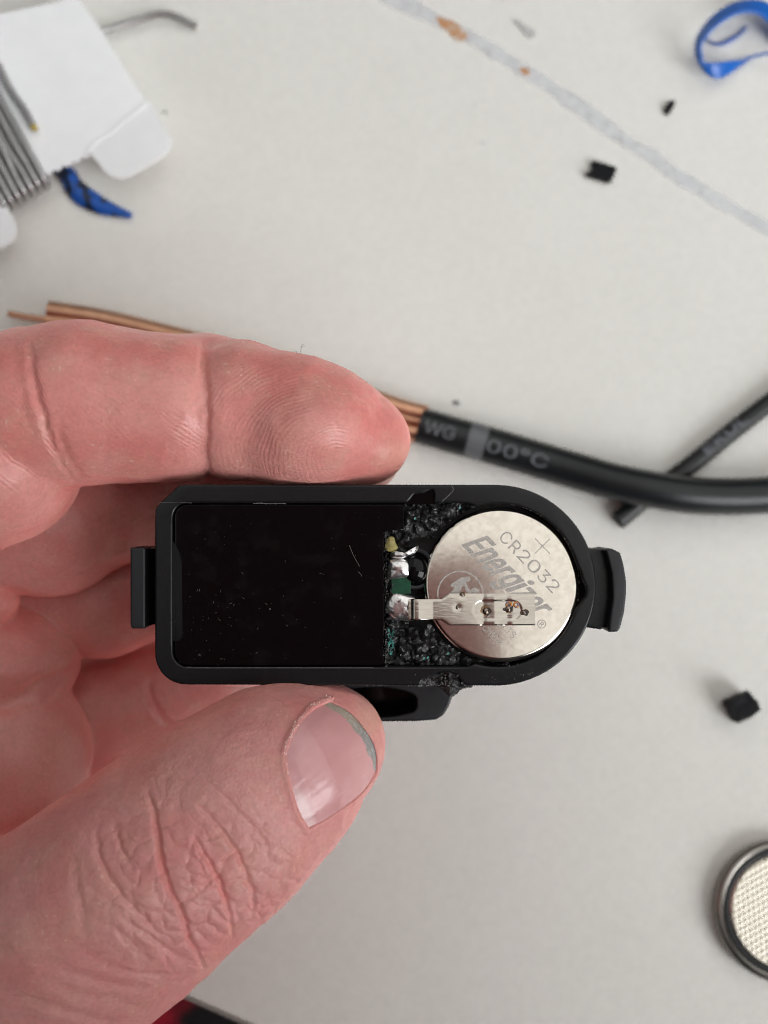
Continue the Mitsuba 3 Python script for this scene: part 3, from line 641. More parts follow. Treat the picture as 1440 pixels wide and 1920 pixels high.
fl.append(tube(smooth_poly([P(846, 911, .02), P(850, 918, .02), P(841, 929, .02), P(831, 938, .02), P(828, 942, .02)], 24, False), [.02 + .05 * R.random() for _ in range(24)], 4))
part(hs, 'dust_specks', cat(fl), 'dust', False, None, 'stuff')
# clip tabs at both ends
lt = poly([(244, 1027), (272, 1027), (272, 1179), (247, 1179), (244, 1174)], -0.9)
tl = solid(lt, -9, -0.9, 0.25)
part(hs, 'clip_tab', tl, 'matt_black_plastic', 35, 'straight clip tab on the left end')
v0, v1 = P(0, 1029, -1.5)[1], P(0, 1172, -2.4)[1]
xa, xb = P(269, 0, -1.2)[0], P(292, 0, -3.4)[0]
web = trimesh.Trimesh([[xa, v0, -1.15], [xb, v0, -3.6], [xb, v1, -3.6], [xa, v1, -1.15], [xa, v0, -9], [xb, v0, -9], [xb, v1, -9], [xa, v1, -9]],
                      [[0, 2, 1], [0, 3, 2], [0, 1, 5], [0, 5, 4], [2, 3, 7], [2, 7, 6], [4, 5, 6], [4, 6, 7], [0, 4, 7], [0, 7, 3]], process=False)
part(hs, 'clip_web', web, 'black_plastic')
rt = poly([(1134, 1030), (1146, 1028), (1163, 1037), (1169, 1058), (1174, 1088), (1174, 1115), (1170, 1150), (1162, 1180), (1156, 1185), (1140, 1185), (1142, 1160), (1148, 1120), (1146, 1075), (1140, 1050)], -1.2)
part(hs, 'clip_tab', solid(rt, -9, -1.0, 0.3), 'matt_black_plastic', 35, 'curved clip tab on the rounded right end')
rn = poly([(1100, 1029), (1140, 1030), (1150, 1080), (1150, 1130), (1142, 1172), (1128, 1181), (1100, 1177)], -3.0)
part(hs, 'clip_web', solid(rn, -9.5, -3.2, 0.3), 'black_plastic', 35)
# the hinge lug under the lower long side, with its dark eye
lz = -9.5
lug = rounded(poly([(560, 1250), (868, 1250), (853, 1292), (842, 1325), (832, 1341), (818, 1350), (780, 1353), (560, 1354)], lz), 0.7)
eye = rounded(poly([(600, 1310), (640, 1295), (680, 1290), (720, 1289), (755, 1295), (776, 1303), (781, 1310), (781, 1326), (776, 1334), (740, 1342), (690, 1345), (640, 1338)], lz), 0.5)
part(hs, 'hinge_lug', solid(lug.difference(eye), -22, lz, 0.35), 'matt_black_plastic', 35, 'hinge lug with a dark slot, jutting out below the housing')
part(hs, 'slot_floor', solid(eye.buffer(.2), -21, -17.0), 'gloss_black')

# ---------------------------------------------------------------- the coin cell in the housing, welded strip on it
cc = thing('coin_cell', 'silver coin cell with etched lettering and welded metal strip, set in the black housing', 'battery')
A6 = math.radians(6.0)
CZ = -0.75
C0 = P(940, 1095, CZ); KC = K(CZ)
EX, EY, EZ = np.array([1.0, 0, 0]), np.array([0, math.cos(A6), -math.sin(A6)]), np.array([0, math.sin(A6), math.cos(A6)])
def cell(p): p = np.asarray(p, float); return C0 + p[..., :1] * EX + p[..., 1:2] * EY + p[..., 2:3] * EZ
def z3(x, y): return np.array([(800 + x / 4.8 - 940) * KC, -(940 + y / 4.8 - 1095) * KC])     # mm on the cell's face
def cmesh(m): m = m.copy(); m.vertices = cell(m.vertices); return m
Rc = 145.5 * KC
part(cc, 'can', cmesh(lathe([(0.0, 0), (3, 0), (6, 0), (Rc - .62, 0), (Rc - .50, -.02), (Rc - .34, -.07), (Rc - .15, -.20), (Rc - .04, -.36), (Rc, -.6), (Rc, -2.6), (Rc - .3, -2.9), (Rc - .6, -3.0), (0, -3.0)], 160)), 'cell_steel', 25)
up_c = np.array([math.cos(math.radians(44)), math.sin(math.radians(44))]); rd_c = np.array([up_c[1], -up_c[0]])
def engrave(name, shape, h=0.012, label=None):
    m = solid(shape, -0.06, h) if not hasattr(shape, 'faces') else shape
    part(cc, name, cmesh(m), 'etched_print', False, label)
def letters(text, start, cap, width, bold, slant=0.0, cz=1.0):
    m = meshkit.text_mesh(text, 1.0, 0.07, bold); v = m.vertices.copy()
    v[:, 0] -= v[:, 0].min(); v[:, 0] *= width / v[:, 0].max(); v[:, 1] *= cap
    v[:, 0] += slant * v[:, 1]
    q = np.asarray(start) + v[:, :1] * rd_c + v[:, 1:2] * up_c
    return trimesh.Trimesh(np.c_[q, v[:, 2] - 0.058], m.faces, process=False)
z = KC / 4.8
# brand lettering, each letter condensed and slanted
x0 = z3(318, 388)
wid = dict(E=118, n=112, e=106, r=78, g=112, i=52, z=96)
pos = 0
ms = []
for ch in 'Energizer':
    ms.append(letters(ch, x0 + rd_c * pos * z, 219 * z * (1.0 if ch in 'Ei' else 1.06), (wid[ch] - 8) * z, True, 0.46)); ms.append(letters(ch, x0 + rd_c * (pos - wid[ch] * 0 + 7) * z, 219 * z * (1.0 if ch in 'Ei' else 1.06), (wid[ch] - 8) * z, True, 0.46)); ms[-1].vertices[:, 2] += .003; pos += wid[ch] + 6
engrave('brand_lettering', cat(ms), label='slanted etched brand lettering')
ms = []; pos = 0
for ch, w_ in zip('CR2032', (96, 84, 92, 112, 90, 92)):
    ms.append(letters(ch, z3(655, 322) + rd_c * (pos * z) - up_c * 12 * z, 112 * z, w_ * z, False)); pos += w_ + 26
engrave('type_lettering', cat(ms), label='etched type code in thin capitals')
engrave('origin_lettering', cat([letters('VOLTS', z3(590, 1055) - up_c * 62 * z * .0, 62 * z, 250 * z, False), letters('CHINA', z3(490, 1140) , 62 * z, 225 * z, False)]), label='two small etched lines below the metal strip')
c = z3(1047, 402)
bar = lambda d: sg.LineString([c - d * 102 * z, c + d * 102 * z]).buffer(4.2 * z, cap_style=2)
engrave('plus_sign', unary_union([bar(up_c), bar(rd_c)]), label='etched plus sign')
c = z3(1030, 1103)
rg = sg.Point(*c).buffer(40 * z).difference(sg.Point(*c).buffer(32 * z))
engrave('trade_mark', rg); engrave('trade_mark', letters('R', c - up_c * 20 * z - rd_c * 15 * z, 40 * z, 30 * z, True))
c = z3(302, 832); c = np.asarray(c)
icon = [sg.Point(*c).buffer(209 * z, quad_segs=40).difference(sg.Point(*c).buffer(196 * z, quad_segs=40)), sg.Point(*z3(368, 700)).buffer(26 * z)]
pz = lambda *q: sg.Polygon([z3(*a) for a in q])
icon += [pz((214, 758), (226, 742), (320, 680), (340, 690), (352, 738), (330, 752), (306, 790), (296, 828), (208, 830), (262, 770), (232, 774)).buffer(1.5 * z), pz((336, 716), (352, 736), (372, 782), (388, 806), (424, 812), (420, 830), (376, 828), (352, 796)).buffer(4 * z), pz((394, 800), (426, 772), (478, 800), (448, 836))]
engrave('warning_symbol', unary_union(icon), label='etched round warning symbol of a bending figure')
# nickel strip
us = np.array([766, 790, 827, 842, 1002.0]); halfw = np.array([20.0, 19.5, 19.5, 29.5, 29.5]); mid_v = np.array([1143, 1143, 1142.6, 1142.6, 1142.6])
welds = [(857, 1139), (866, 1115), (910, 1146), (952, 1142), (981, 1148)]
def stripF(s, t):
    u = 766 + s * 236; v = np.interp(u, us, mid_v) + (t * 2 - 1) * np.interp(u, us, halfw)
    x, y = (u - 940) * KC, -(v - 1095) * KC
    zz = 0.62 - 0.0022 * (u - 800) - 0.035 * y - 0.05 + 0.40 * np.clip((812 - u) / 35, 0, 1) ** 1.5 - 0.45 * np.clip((790 - u) / 20, 0, 1) ** 2 - 0.06 * np.abs(t * 2 - 1) ** 16
    zz = zz - 0.07 * np.exp(-((u - 905) / 6) ** 2) - 0.06 * np.exp(-((u - 949) / 7) ** 2) + 0.05 * np.exp(-((u - 927) / 8) ** 2)
    e = np.maximum(np.abs(u - 932) - 27, 0) ** 2 + (v - 1144) ** 2                        # rounded slot pressed into the strip
    zz = zz - 0.07 / (1 + np.exp((np.sqrt(e) - 18) / 0.7))
    for a, b in welds: zz = zz - 0.05 * np.exp(-((u - a) ** 2 + (v - b) ** 2) / 30)
    return np.stack([x, y, zz], 1)
part(cc, 'contact_strip', cmesh(sheet(stripF, 300, 80, -0.14)), 'nickel', 35, 'narrow nickel contact strip spot-welded across the cell')
for (a, b), r_ in zip(welds, (3.2, 3.0, 5.2, 5.0, 3.6)):
    h = stripF(np.array([(a - 766) / 236]), np.array([0.5 + (b - 1142.6) / 59]))[0]
    m = trimesh.creation.icosphere(3, 1.0); v = m.vertices * [r_ * KC * 1.1, r_ * KC * 1.25, r_ * KC * .75]
    v = v * (1 + 0.35 * (noise3(m.vertices + a, 1.7, 2) - 0.5))[:, None]
    m.vertices = v + h; part(cc, 'weld_spot', cmesh(m), 'weld', True)
for (a, b), r_ in zip(welds[1:], (4.5, 9.0, 8.0, 6.5)):
    n = 40; an = np.arange(n) * 2 * math.pi / n
    V = []
    for fr in (0.0, .5, 1.0):
        rr = r_ * fr * (1 + .35 * (meshkit.noise(np.c_[np.cos(an) * 1.6 + a, np.sin(an) * 1.6, an * 0], 6) - .5) * 2)
        uu, vv = np.minimum(a + rr * np.cos(an) * 1.15, 1001), b + rr * np.sin(an)
        V.append(stripF((uu - 766) / 236, 0.5 + (vv - 1142.6) / 59) + [0, 0, .022 * (1.3 - fr)])
    i, j = np.meshgrid(np.arange(2), np.arange(n), indexing='ij'); q = np.stack([i * n + j, (i + 1) * n + j, (i + 1) * n + (j + 1) % n, i * n + (j + 1) % n], -1).reshape(-1, 4)
    part(cc, 'burn_mark', cmesh(trimesh.Trimesh(np.vstack(V), np.vstack([q[:, [0, 1, 2]], q[:, [0, 2, 3]]]), process=False)), 'burn', True)
for a, b, r0, r1 in ((953, 1133.5, 3.0, 6.6), (967, 1134, 2.2, 6.0)):
    h = stripF(np.array([(a - 766) / 236]), np.array([0.5 + (b - 1142.6) / 59]))[0]
    ring = lathe([(r0 * KC, 0.0), (r0 * KC, .035), ((r0 + r1) / 2 * KC, .05), (r1 * KC, .03), (r1 * KC, -.05)], 40); ring.vertices = ring.vertices + h
    part(cc, 'weld_spot', cmesh(ring), 'heat_tint', 30, 'brown heat-tinted weld ring')
# ---------------------------------------------------------------- the table and what is on it
e0, e1 = TP(335, 1870)[:2], TP(450, 1921)[:2]
ed = (e1 - e0) / np.linalg.norm(e1 - e0); en = np.array([-ed[1], ed[0]])           # along the near edge; inwards
if en[1] < 0: en = -en
cor = [e0 - ed * 900, e0 + ed * 900, e0 + ed * 900 + en * 1300, e0 - ed * 900 + en * 1300]
B = 1.0
q = np.array(cor)
top = trimesh.Trimesh(np.array([[*(q[0] + en * B), 0], [*(q[1] + en * B), 0], [*q[2], 0], [*q[3], 0]]), [[0, 1, 2], [0, 2, 3]], process=False)
add('table', top, 'table_laminate', frame='world'); labels['table'] = {'label': 'pale warm grey laminate table top with a worn streak', 'kind': 'structure'}
band = np.array([[*(q[0] + en * B), 0], [*(q[1] + en * B), 0], [*q[1], -B * .7], [*q[0], -B * .7], [*q[0], -22], [*q[1], -22], [*q[2], -22], [*q[3], -22]])
part('table', 'edge_band', trimesh.Trimesh(band, [[0, 2, 1], [0, 3, 2], [3, 5, 2], [3, 4, 5], [4, 6, 5], [4, 7, 6]], process=False), 'edge_banding', frame='world')
def clothF(s, t):
    x, y = -500 + 1000 * s, -620 + 900 * t
    return np.stack([x, y, -150 + 40 * meshkit.fbm(np.c_[x / 70, y / 70, x * 0], 3, 4)], 1)
add(thing('plaid_cloth', 'dark red and black plaid cloth below the near table edge', 'cloth'), sheet(clothF, 120, 110, 1.5), 'plaid_fabric', True, frame='world')

def ribbon_px(center, half, z):
    c = smooth_poly(center, 140, False); t = np.gradient(c, axis=0); t /= np.linalg.norm(t, axis=1, keepdims=True); n = np.stack([-t[:, 1], t[:, 0]], 1)
    return c, n, half
sc_, sn_, _ = ribbon_px([(700, -22), (740, 0), (850, 52), (985, 132), (1100, 210), (1200, 280), (1300, 345), (1440, 428), (1500, 464)], 0, 0)
wv = 13.5 + 5.5 * (meshkit.fbm(np.c_[np.arange(140) / 7.0, np.zeros(140), np.zeros(140)], 3, 2) - 0.5) * 2; wv2 = 13.5 + 5.5 * (meshkit.fbm(np.c_[np.arange(140) / 7.0, np.zeros(140) + 9, np.zeros(140)], 3, 2) - 0.5) * 2
wv[40:46] *= .75
def streak(lo, hi, h, key, bsdf, label, shrink=1.0):
    L = np.array([TP(*(sc_[i] + sn_[i] * wv[i] * shrink), h) for i in range(lo, hi)]); M = np.array([TP(*(sc_[i] - sn_[i] * wv2[i] * shrink), h) for i in range(lo, hi)])
    n = hi - lo; V = np.vstack([L, M, L - [0, 0, h + .2], M - [0, 0, h + .2]]); i = np.arange(n - 1)
    f = np.vstack([np.c_[i, i + n, i + n + 1], np.c_[i, i + n + 1, i + 1], np.c_[i, i + 1, i + 1 + 2 * n], np.c_[i, i + 1 + 2 * n, i + 2 * n], np.c_[i + n, i + 3 * n, i + 3 * n + 1], np.c_[i + n, i + 3 * n + 1, i + n + 1]])
    m = trimesh.Trimesh(V, f, process=False)
    return m
gs = thing('glue_streak', 'pale bluish grey worn glue streak running diagonally across the upper right of the table', 'glue residue')
add(gs, streak(0, 140, .12, gs, '', ''), 'glue_residue', True, frame='world')
def splat(pts, h, th=0.15):
    c = smooth_poly(pts, 60); V = np.array([TP(*p, h) for p in c]); m = TP(*c.mean(0), h + .03)
    n = len(c); i = np.arange(n); V = np.vstack([V, [m], V - [0, 0, th]])
    return trimesh.Trimesh(V, np.vstack([np.c_[i * 0 + n, i, (i + 1) % n], np.c_[i, n + 1 + i, n + 1 + (i + 1) % n], np.c_[i, n + 1 + (i + 1) % n, (i + 1) % n]]), process=False)
part(gs, 'rust_spot', splat([(818, 30), (836, 36), (850, 40), (866, 52), (876, 66), (868, 76), (852, 72), (838, 58), (824, 46)], .25), 'rust_stain', frame='world', label='larger orange-brown rust spot on the grey streak')
part(gs, 'rust_spot', splat([(975, 128), (986, 127), (994, 134), (990, 141), (980, 138)], .25), 'rust_stain', frame='world', label='small brown rust spot on the grey streak')

# thick black cable, bared copper at its left end
cable_px = [(786, 797), (850, 816), (912, 833), (1029, 868), (1100, 889), (1162, 906), (1265, 925), (1350, 931), (1440, 928), (1560, 918), (1700, 905)]
cp = smooth_poly(cable_px, 150, False); RC = 3.35
hgt = np.full(150, RC) + 2.6 * np.exp(-((np.array(cp)[:, 0] - 1240) / 150) ** 2)
cpath = np.array([TP(*cp[i], hgt[i]) for i in range(150)])
ck = thing('power_cable', 'thick black silicone cable with bared copper end, passing behind the index fingertip', 'cable')
part(ck, 'sheath', tube(cpath, RC, 40), 'cable_sheath', 40, frame='world')
def on_cable(pathpts, rad, txt, s0, size, ang, width, flip=False, lift=0.05):
    """Lettering wrapped round a cable: s0 mm along it, centred ang degrees round from the top."""
    m = meshkit.text_mesh(txt, 1.0, 0.02, False); v, f = trimesh.remesh.subdivide(m.vertices, m.faces)
    m = trimesh.Trimesh(v, f, process=False); v = v.copy()
    v[:, 0] -= v[:, 0].min(); v[:, 0] *= width / v[:, 0].max(); v[:, 1] = (v[:, 1] - 0.5) * size
    s = np.r_[0, np.cumsum(np.linalg.norm(np.diff(pathpts, axis=0), axis=1))]; g = s0 + v[:, 0]
    c = np.stack([np.interp(g, s, pathpts[:, k]) for k in range(3)], 1); t = np.stack([np.interp(g, s, np.gradient(pathpts[:, k], s)) for k in range(3)], 1); t /= np.linalg.norm(t, axis=1, keepdims=True)
    left = np.cross([0, 0, 1.0], t); left /= np.linalg.norm(left, axis=1, keepdims=True)
    if flip: left = -left
    a = math.radians(ang) + v[:, 1] / rad
    r = rad + lift * np.where(v[:, 2] > 0.01, 1.0, -0.5)
    return trimesh.Trimesh(c + r[:, None] * (np.sin(a)[:, None] * left + np.stack([a * 0, a * 0, np.cos(a)], 1)), f, process=False)
part(ck, 'lettering', on_cable(cpath, RC, 'WG', 1.2, 2.2, -10, 5.6), 'cable_print', frame='world', label='grey lettering WG')
part(ck, 'lettering', on_cable(cpath, RC, '200\u00b0C', 10.0, 2.3, -14, 14.2), 'cable_print', frame='world', label='grey lettering 200\u00b0C')
part(ck, 'lettering', on_cable(cpath, RC, 'SI', 68.5, 2.4, -28, 9.5), 'cable_print', frame='world')
s_ = np.r_[0, np.cumsum(np.linalg.norm(np.diff(cpath, axis=0), axis=1))]
tw = np.stack([np.interp(np.linspace(9.3, 12.6, 10), s_, cpath[:, k]) for k in range(3)], 1)
part(ck, 'tape_band', tube(tw, RC + .12, 40, False), 'clear_tape', 40, frame='world', label='band of clear tape round the black cable')
fan = [([(800, 778), (740, 762), (600, 712), (420, 655), (300, 623), (190, 597), (92, 582)], 1.75, 3.9), ([(800, 794), (740, 778), (600, 728), (420, 672), (300, 640), (190, 612), (88, 602)], 1.6, 3.4),
       ([(800, 815), (740, 804), (600, 765), (420, 715), (300, 690), (180, 665), (70, 640)], 1.6, 3.0), ([(800, 820), (740, 812), (600, 775), (420, 730), (280, 690), (120, 650)], 1.2, 2.6),
       ([(800, 800), (700, 768), (500, 695), (300, 645), (170, 610), (60, 596), (16, 588)], .62, 2.6)]
for pts, r_, h in fan:
    c = smooth_poly(pts, 60, False)
    part(ck, 'copper_strand', tube([TP(*p, h) for p in c], r_, 18), 'copper', 40, frame='world')

# thin black tube under it
tp = smooth_poly([(1158, 977), (1200, 942), (1250, 905), (1300, 868), (1380, 803), (1440, 757), (1560, 668), (1700, 560)], 90, False); RT = 1.72
tpath = np.array([TP(*p, RT) for p in tp])
tk = thing('thin_tube', 'thin black sleeve lying under the thick cable, its open end towards the housing', 'cable')
tm = tube(tpath, RT, 28, False); inn = tube(tpath[:14], RT * .72, 28, False); inn.faces = inn.faces[:, ::-1]
n_ = 28; endring = trimesh.Trimesh(np.vstack([tm.vertices[:n_], inn.vertices[:n_]]), np.vstack([np.c_[np.arange(n_), n_ + np.arange(n_), n_ + (np.arange(n_) + 1) % n_], np.c_[np.arange(n_), n_ + (np.arange(n_) + 1) % n_, (np.arange(n_) + 1) % n_]]), process=False)
plug = trimesh.Trimesh(np.vstack([inn.vertices[-n_:], tpath[13:14]]), np.c_[np.full(n_, n_), np.arange(n_), (np.arange(n_) + 1) % n_], process=False)
part(tk, 'sleeve', cat([tm, inn, endring, plug]), 'cable_sheath', 40, frame='world')
part(tk, 'lettering', on_cable(tpath, RT, 'EKUL', 20.5, 1.5, 12, 10.0, False, 0.04), 'pale_print', frame='world', label='faint grey lettering on the thin sleeve')

# card wound with solder
kd = thing('solder_card', 'white torn card with a folded tab, partly out of the frame at upper left', 'card')
def cz(u, v, lift): return TP(u, v, lift)
card_px = [(-260, 120), (0, 26), (140, -4), (150, 0), (190, 56), (251, 157), (277, 193), (228, 232), (186, 262), (169, 284)] + [(169 - 8.7 * k + (2 if k % 2 else -1), 288 + 4.0 * k + (2.5 if k % 2 else -2.5)) for k in range(1, 11)] + [(74, 322), (4, 362), (-160, 430), (-300, 400)]
def flat(pts, lift, th, tilt=None):
    V = np.array([TP(u, v, lift if tilt is None else lift + tilt(u, v)) for u, v in pts])
    pv, pf = trimesh.creation.triangulate_polygon(sg.Polygon(V[:, :2]), engine='earcut'); pf = np.asarray(pf)
    zz = np.array([V[np.argmin(np.linalg.norm(V[:, :2] - p, axis=1)), 2] for p in pv])
    n = len(pv); A = np.c_[pv, zz]; B_ = np.c_[pv, zz - th]
    up_f = turn(pv, pf) > 0; pf = np.where(up_f[:, None], pf, pf[:, ::-1])
    m = len(V); i = np.arange(m); S2 = np.vstack([V, V - [0, 0, th]]); sf = np.vstack([np.c_[i, m + i, m + (i + 1) % m], np.c_[i, m + (i + 1) % m, (i + 1) % m]])
    return cat([(A, pf), (B_, pf[:, ::-1]), (S2, sf)])
part(kd, 'sheet', flat(card_px, 5.2, .55), 'white_card', frame='world')
tabp = smooth_poly([(169, 285), (186, 262), (228, 231), (277, 193), (296, 220), (311, 245), (320, 262), (315, 281), (296, 298), (262, 318), (236, 332), (212, 332), (196, 320), (182, 302)], 90)
fold0, fold1 = np.array([169, 285.]), np.array([277, 193.])
fn = np.array([fold1[1] - fold0[1], -(fold1[0] - fold0[0])]); fn /= np.linalg.norm(fn); fn = fn if fn @ (np.array([300, 300]) - fold0) > 0 else -fn
part(kd, 'tab', flat(tabp, 5.35, .5, lambda u, v: np.clip((np.array([u, v]) - fold0) @ fn, 0, 80) * 0.012), 'white_card', frame='world', label='rounded tab folded up at the lower right of the card')
crease = smooth_poly([(160, 290), (184, 262), (205, 252), (228, 231), (278, 192)], 40, False)
part(kd, 'fold_ridge', tube([TP(*p, 5.45) for p in crease], .22, 8), 'white_card', True, frame='world')
part(kd, 'tab', flat(smooth_poly([(-60, 385), (0, 374), (16, 394), (28, 416), (29, 440), (16, 457), (-8, 467), (-60, 470)], 60), 6.0, .5), 'white_card', frame='world', label='rounded lower tab of the card at the left edge of the picture')
sw = thing('solder_wire', 'grey solder wire wound round the white card, with loose bent ends', 'solder wire')
RW = .70
def wire(name, pts, r=RW, label=None):
    c = smooth_poly([(p[0], p[1], p[2] * 8) for p in pts], 60, False); h = c[:, 2] / 8
    part(sw, name, tube([TP(c[i, 0], c[i, 1], h[i]) for i in range(60)], r, 16), 'solder_metal', 40, label, frame='world')
wire('loose_end', [(120, 75, 3.4), (190, 59, 2.4), (262, 37, 2.0), (303, 27, 2.0), (330, 31, 1.8), (352, 41, 1.4), (369, 49, .9)], label='bent loose end of solder sticking out to the right of the card')
wire('loose_end', [(-70, 20, 7.2), (-10, 112, 7.0), (20, 168, 6.8), (45, 205, 6.7), (62, 236, 6.6)], label='straight loose end of solder lying on the card')
part(sw, 'flux_core', tube([TP(61.5, 235, 6.6), TP(66, 243, 6.55)], .62, 14), 'flux_core', True, 'yellow flux showing at the cut end of the solder', frame='world')
for k in range(7):
    o = 12.6 * k
    wire('coil_turn', [(-60 - o * .8, 60 + o * 1.1 + 6 * (k % 2), 7.3), (-14 - o * .9, 160 + o * .55, 7.4 + .5 * (k % 2)), (36 - o * .95 - 4 * (k % 3), 250 + o * .50, 7.2 + .3 * (k % 2)), (64 - o * 1.0, 302 + o * .6, 6.7), (80 - o * 1.0, 332 + o * .62, 6.2), (88 - o * 1.0, 347 + o * .62, 4.2), (84 - o, 350 + o * .62, 2.2)], .72)

# scraps
bp = thing('blue_shaving', 'curved sliver of blue cable insulation with black smudges, beside the solder card', 'insulation scrap')
def slF(s, t):
    up_e = smooth_poly([(100, 308), (134, 318), (150, 340), (178, 362), (208, 382), (248, 404)], 60, False); lo_e = smooth_poly([(96, 318), (116, 336), (128, 362), (150, 384), (190, 400), (246, 405)], 60, False)
    a, b = (np.stack([np.interp(s, np.linspace(0, 1, 60), e[:, k]) for k in (0, 1)], 1) for e in (up_e, lo_e))
    p = a * (1 - t)[:, None] + b * t[:, None]; h = 0.5 + 1.5 * np.sin(t * math.pi) * (1 - s * .7)
    return np.array([TP(*p[i], h[i]) for i in range(len(s))])
m = sheet(slF, 40, 12, .45); add(bp, m, 'blue_peel', True, frame='world')
bl = thing('blue_loop', 'blue curl of stripped cable insulation standing at the upper right corner', 'insulation scrap')
rim_t = smooth_poly([(1378, 108), (1345, 124), (1325, 121), (1312, 100), (1310, 78), (1320, 56), (1352, 28), (1385, 13), (1412, 9), (1440, 22), (1470, 50), (1476, 90), (1450, 100), (1400, 110), (1345, 120)], 120, False)
# the curl: a band whose width leans outwards; the band's flat end lies in front
outer_px = [(1400, 112), (1344, 148), (1314, 120), (1306, 92), (1313, 64), (1340, 30), (1378, 8), (1418, 3), (1446, 14), (1474, 46), (1480, 84)]
inner_px = [(1400, 110), (1326, 117), (1318, 104), (1316, 86), (1328, 66), (1352, 44), (1382, 28), (1412, 26), (1434, 38), (1452, 60), (1456, 84)]
def lpF(s, t):
    a, b = (smooth_poly(e, 120, False) for e in (outer_px, inner_px))
    A, Bq = (np.stack([np.interp(s, np.linspace(0, 1, 120), e[:, k]) for k in (0, 1)], 1) for e in (a, b))
    p = A * (1 - t)[:, None] + Bq * t[:, None]; h = 1.0 + 5.0 * np.sin(np.clip(s, 0, 1) * math.pi) ** .7 * (0.75 + 0.25 * t) - 0.8 * (1 - t)
    return np.array([TP(*p[i], max(.5, h[i])) for i in range(len(s))])
part(bl, 'band', sheet(lpF, 120, 10, .5), 'blue_plastic', True, frame='world')
part(bl, 'edge_thread', tube([TP(*p, h_) for p, h_ in zip(smooth_poly([(1398, 110), (1420, 104), (1446, 98), (1475, 92)], 20, False), np.linspace(1.0, 4.0, 20))], .32, 8), 'blue_plastic', True, frame='world')
bs = thing('blue_thread', 'thin dark blue shaving lying inside the blue curl', 'insulation scrap')
add(bs, tube([TP(*p, .4) for p in smooth_poly([(1324, 72), (1334, 80), (1348, 83), (1366, 77), (1384, 66), (1394, 57), (1400, 50)], 40, False)], np.r_[np.linspace(.15, .42, 20), np.linspace(.42, .22, 20)], 10), 'blue_peel', True, frame='world')
def scrap(key, pts, h, bsdf, label, catg):
    t = thing(key, label, catg); V = flat(pts, h, h * .98); add(t, V, bsdf, False, frame='world'); return t
scrap('plastic_chip', [(1097, 326), (1108, 319), (1115, 312), (1108, 306), (1113, 300), (1153, 312), (1157, 317), (1148, 336), (1141, 339)], 1.3, 'black_rubber', 'notched flat chip of black plastic below the grey streak', 'plastic chip')
scrap('plastic_crumb', smooth_poly([(1246, 208), (1248, 198), (1258, 188), (1266, 190), (1262, 202), (1253, 212)], 24), .9, 'black_rubber', 'tiny black crumb of plastic above the grey streak', 'plastic chip')
scrap('grey_flake', smooth_poly([(964, 38), (972, 36), (984, 46), (998, 54), (1005, 62), (998, 69), (986, 64), (976, 50)], 30), .5, 'solder_metal', 'small curled grey flake near the top of the table', 'scrap')
for (u, v, r_), lab in zip(((309, 210, 4), (891, 196, 3.2), (907, 268, 4), (855, 755, 7)), ('dark grey grit right of the white card', 'faint grit dot higher up, left of the streak', 'faint grit dot lower down, left of the streak', 'grey grit just above the thick black cable')):
    t = thing('grit', lab, 'grit'); b = trimesh.creation.icosphere(2, 1.0); b.vertices = b.vertices * [r_ * .1, r_ * .06, r_ * .035] * (0.8 + 0.4 * noise3(b.vertices + u, 2, 1))[:, None] + TP(u, v, .12); add(t, b, 'speck' if u in (309, 855) else 'glue_residue', True, frame='world')
# black foot, a rough little cube
cb = thing('rubber_cube', 'small black rubber cube with torn edges, on the table right of the housing', 'rubber piece')
c0 = TP(1390, 1325, 2.4)
b = trimesh.creation.box([4.3, 4.1, 4.6]).subdivide().subdivide().subdivide()
b.vertices = b.vertices + (np.stack([noise3(b.vertices, .6, s_2) for s_2 in (1, 2, 3)], 1) - .5) * 1.5
b.vertices = b.vertices * (1 - .09 * np.clip(np.abs(b.vertices).sum(1, keepdims=True) / 5.6 - .75, 0, 1))
b.apply_transform(trimesh.transformations.rotation_matrix(math.radians(27), [0, 0, 1])); b.vertices = b.vertices * [1, 1, 1.0] + c0
add(cb, b, 'black_rubber', 30, frame='world')
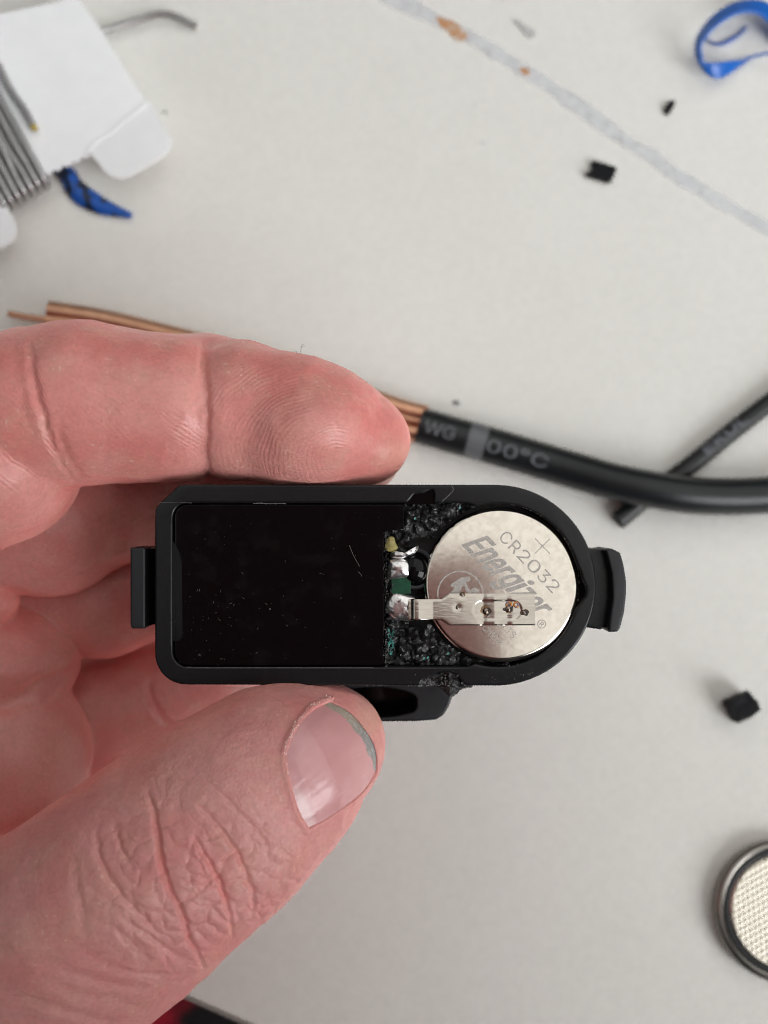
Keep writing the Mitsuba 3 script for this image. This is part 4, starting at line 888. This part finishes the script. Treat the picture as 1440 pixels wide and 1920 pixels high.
# second coin cell, dimpled side up
c2 = thing('spent_coin_cell', 'silver coin cell with dimpled face up, cut off by the right edge of the frame', 'battery')
c0 = TP(1462, 1704, 0); R2 = np.linalg.norm(TP(1334, 1704, 0) - c0)
def at2(m): m.vertices = m.vertices + c0; return m
part(c2, 'can', at2(lathe([(R2 - 1.2, .05), (R2 - .5, .15), (R2 - .1, .6), (R2, 1.0), (R2, 2.4), (R2 - .12, 2.85), (R2 - .45, 3.15), (R2 - .95, 3.25), (R2 - 1.25, 3.1)], 128)), 'dull_steel', 30, frame='world')
part(c2, 'gasket', at2(lathe([(R2 - 1.2, 2.9), (R2 - 1.3, 3.25), (R2 - 1.7, 3.35), (R2 - 2.25, 3.2)], 128)), 'gasket', 40, frame='world')
def capF(s, t):
    r, a = s * (R2 - 2.15), t * 2 * math.pi
    x, y = r * np.cos(a), r * np.sin(a)
    e = math.radians(28); g1, g2 = (x * math.cos(e) + y * math.sin(e)) / .95, (-x * math.sin(e) + y * math.cos(e)) / .95
    row = np.floor(g2); f1, f2 = (g1 + .5 * (row % 2)) % 1 - .5, g2 % 1 - .5
    d = np.exp(-(f1 ** 2 / .035 + f2 ** 2 / .035)) * (s < .955)
    return np.stack([x, y, 3.05 + .55 * np.clip((1 - s) / .05, 0, 1) ** .6 - .28 * d], 1) + c0
part(c2, 'cap', sheet(capF, 260, 560, .3), 'dimpled_steel', True, 'cream-silver cap covered in rows of dimples', frame='world')
# lint on the index finger
lt_ = thing('lint_fibre', 'wisp of dark lint caught on the back of the index finger', 'lint')
lz_ = -4.0
ps = [[(566, 671), (564, 660), (566, 646), (571, 648), (566, 650)], [(546, 661), (552, 658), (558, 662), (562, 668)], [(574, 672), (580, 669), (590, 676), (592, 684)], [(556, 666), (562, 663), (568, 668), (572, 673)], [(560, 670), (566, 664), (564, 672), (570, 666)]]
add(lt_, cat([tube([P(*p, lz_ + .3 * math.sin(i)) for i, p in enumerate(smooth_poly(q_, 24, False))], .022 if i_ < 3 else .035, 5) for i_, q_ in enumerate(ps)]), 'fibre')

# what hangs over the scene and is mirrored in the cell and the cover plate: the phone that took the picture
ph = thing('phone', 'phone in a dull reddish case held flat above the housing', 'phone')
part(ph, 'case', solid(rounded(sg.box(-58, -140, 31, 22), 9.0), VIEW + 2.5, VIEW + 11, 0.8), 'phone_case', 40)
# the photographer leaning over the near edge: shades the near side of the table
def body(p):
    p = np.asarray(p, np.float32)
    d = seg(p, [-20, -490, -160], [0, -460, 330], 150, 165)
    d = smin(d, seg(p, [-190, -455, 380], [190, -455, 380], 75, 75), 60)
    d = smin(d, seg(p, [0, -430, 400], [0, -385, 490], 58, 52), 40)
    d = smin(d, ball(p, [0, -345, 590], [76, 98, 118]), 30)
    d = smin(d, seg(p, [-205, -455, 370], [-330, -260, 130], 58, 46), 40)
    d = smin(d, seg(p, [-330, -260, 130], [-150, -125, 45], 44, 30), 20)
    d = smin(d, seg(p, [205, -455, 370], [330, -345, 75], 58, 46), 40)
    return smin(d, seg(p, [330, -345, 75], [28, -140, 202], 44, 28), 20)
bv, bf = mesh_sdf(body, np.array([-480.0, -720, -360]), np.array([480.0, -60, 740]), 11.0, 4)
add(thing('person', 'person in a dark jacket leaning over the near table edge, outside the picture', 'person'), (bv, bf), 'dark_jacket', True, frame='world')
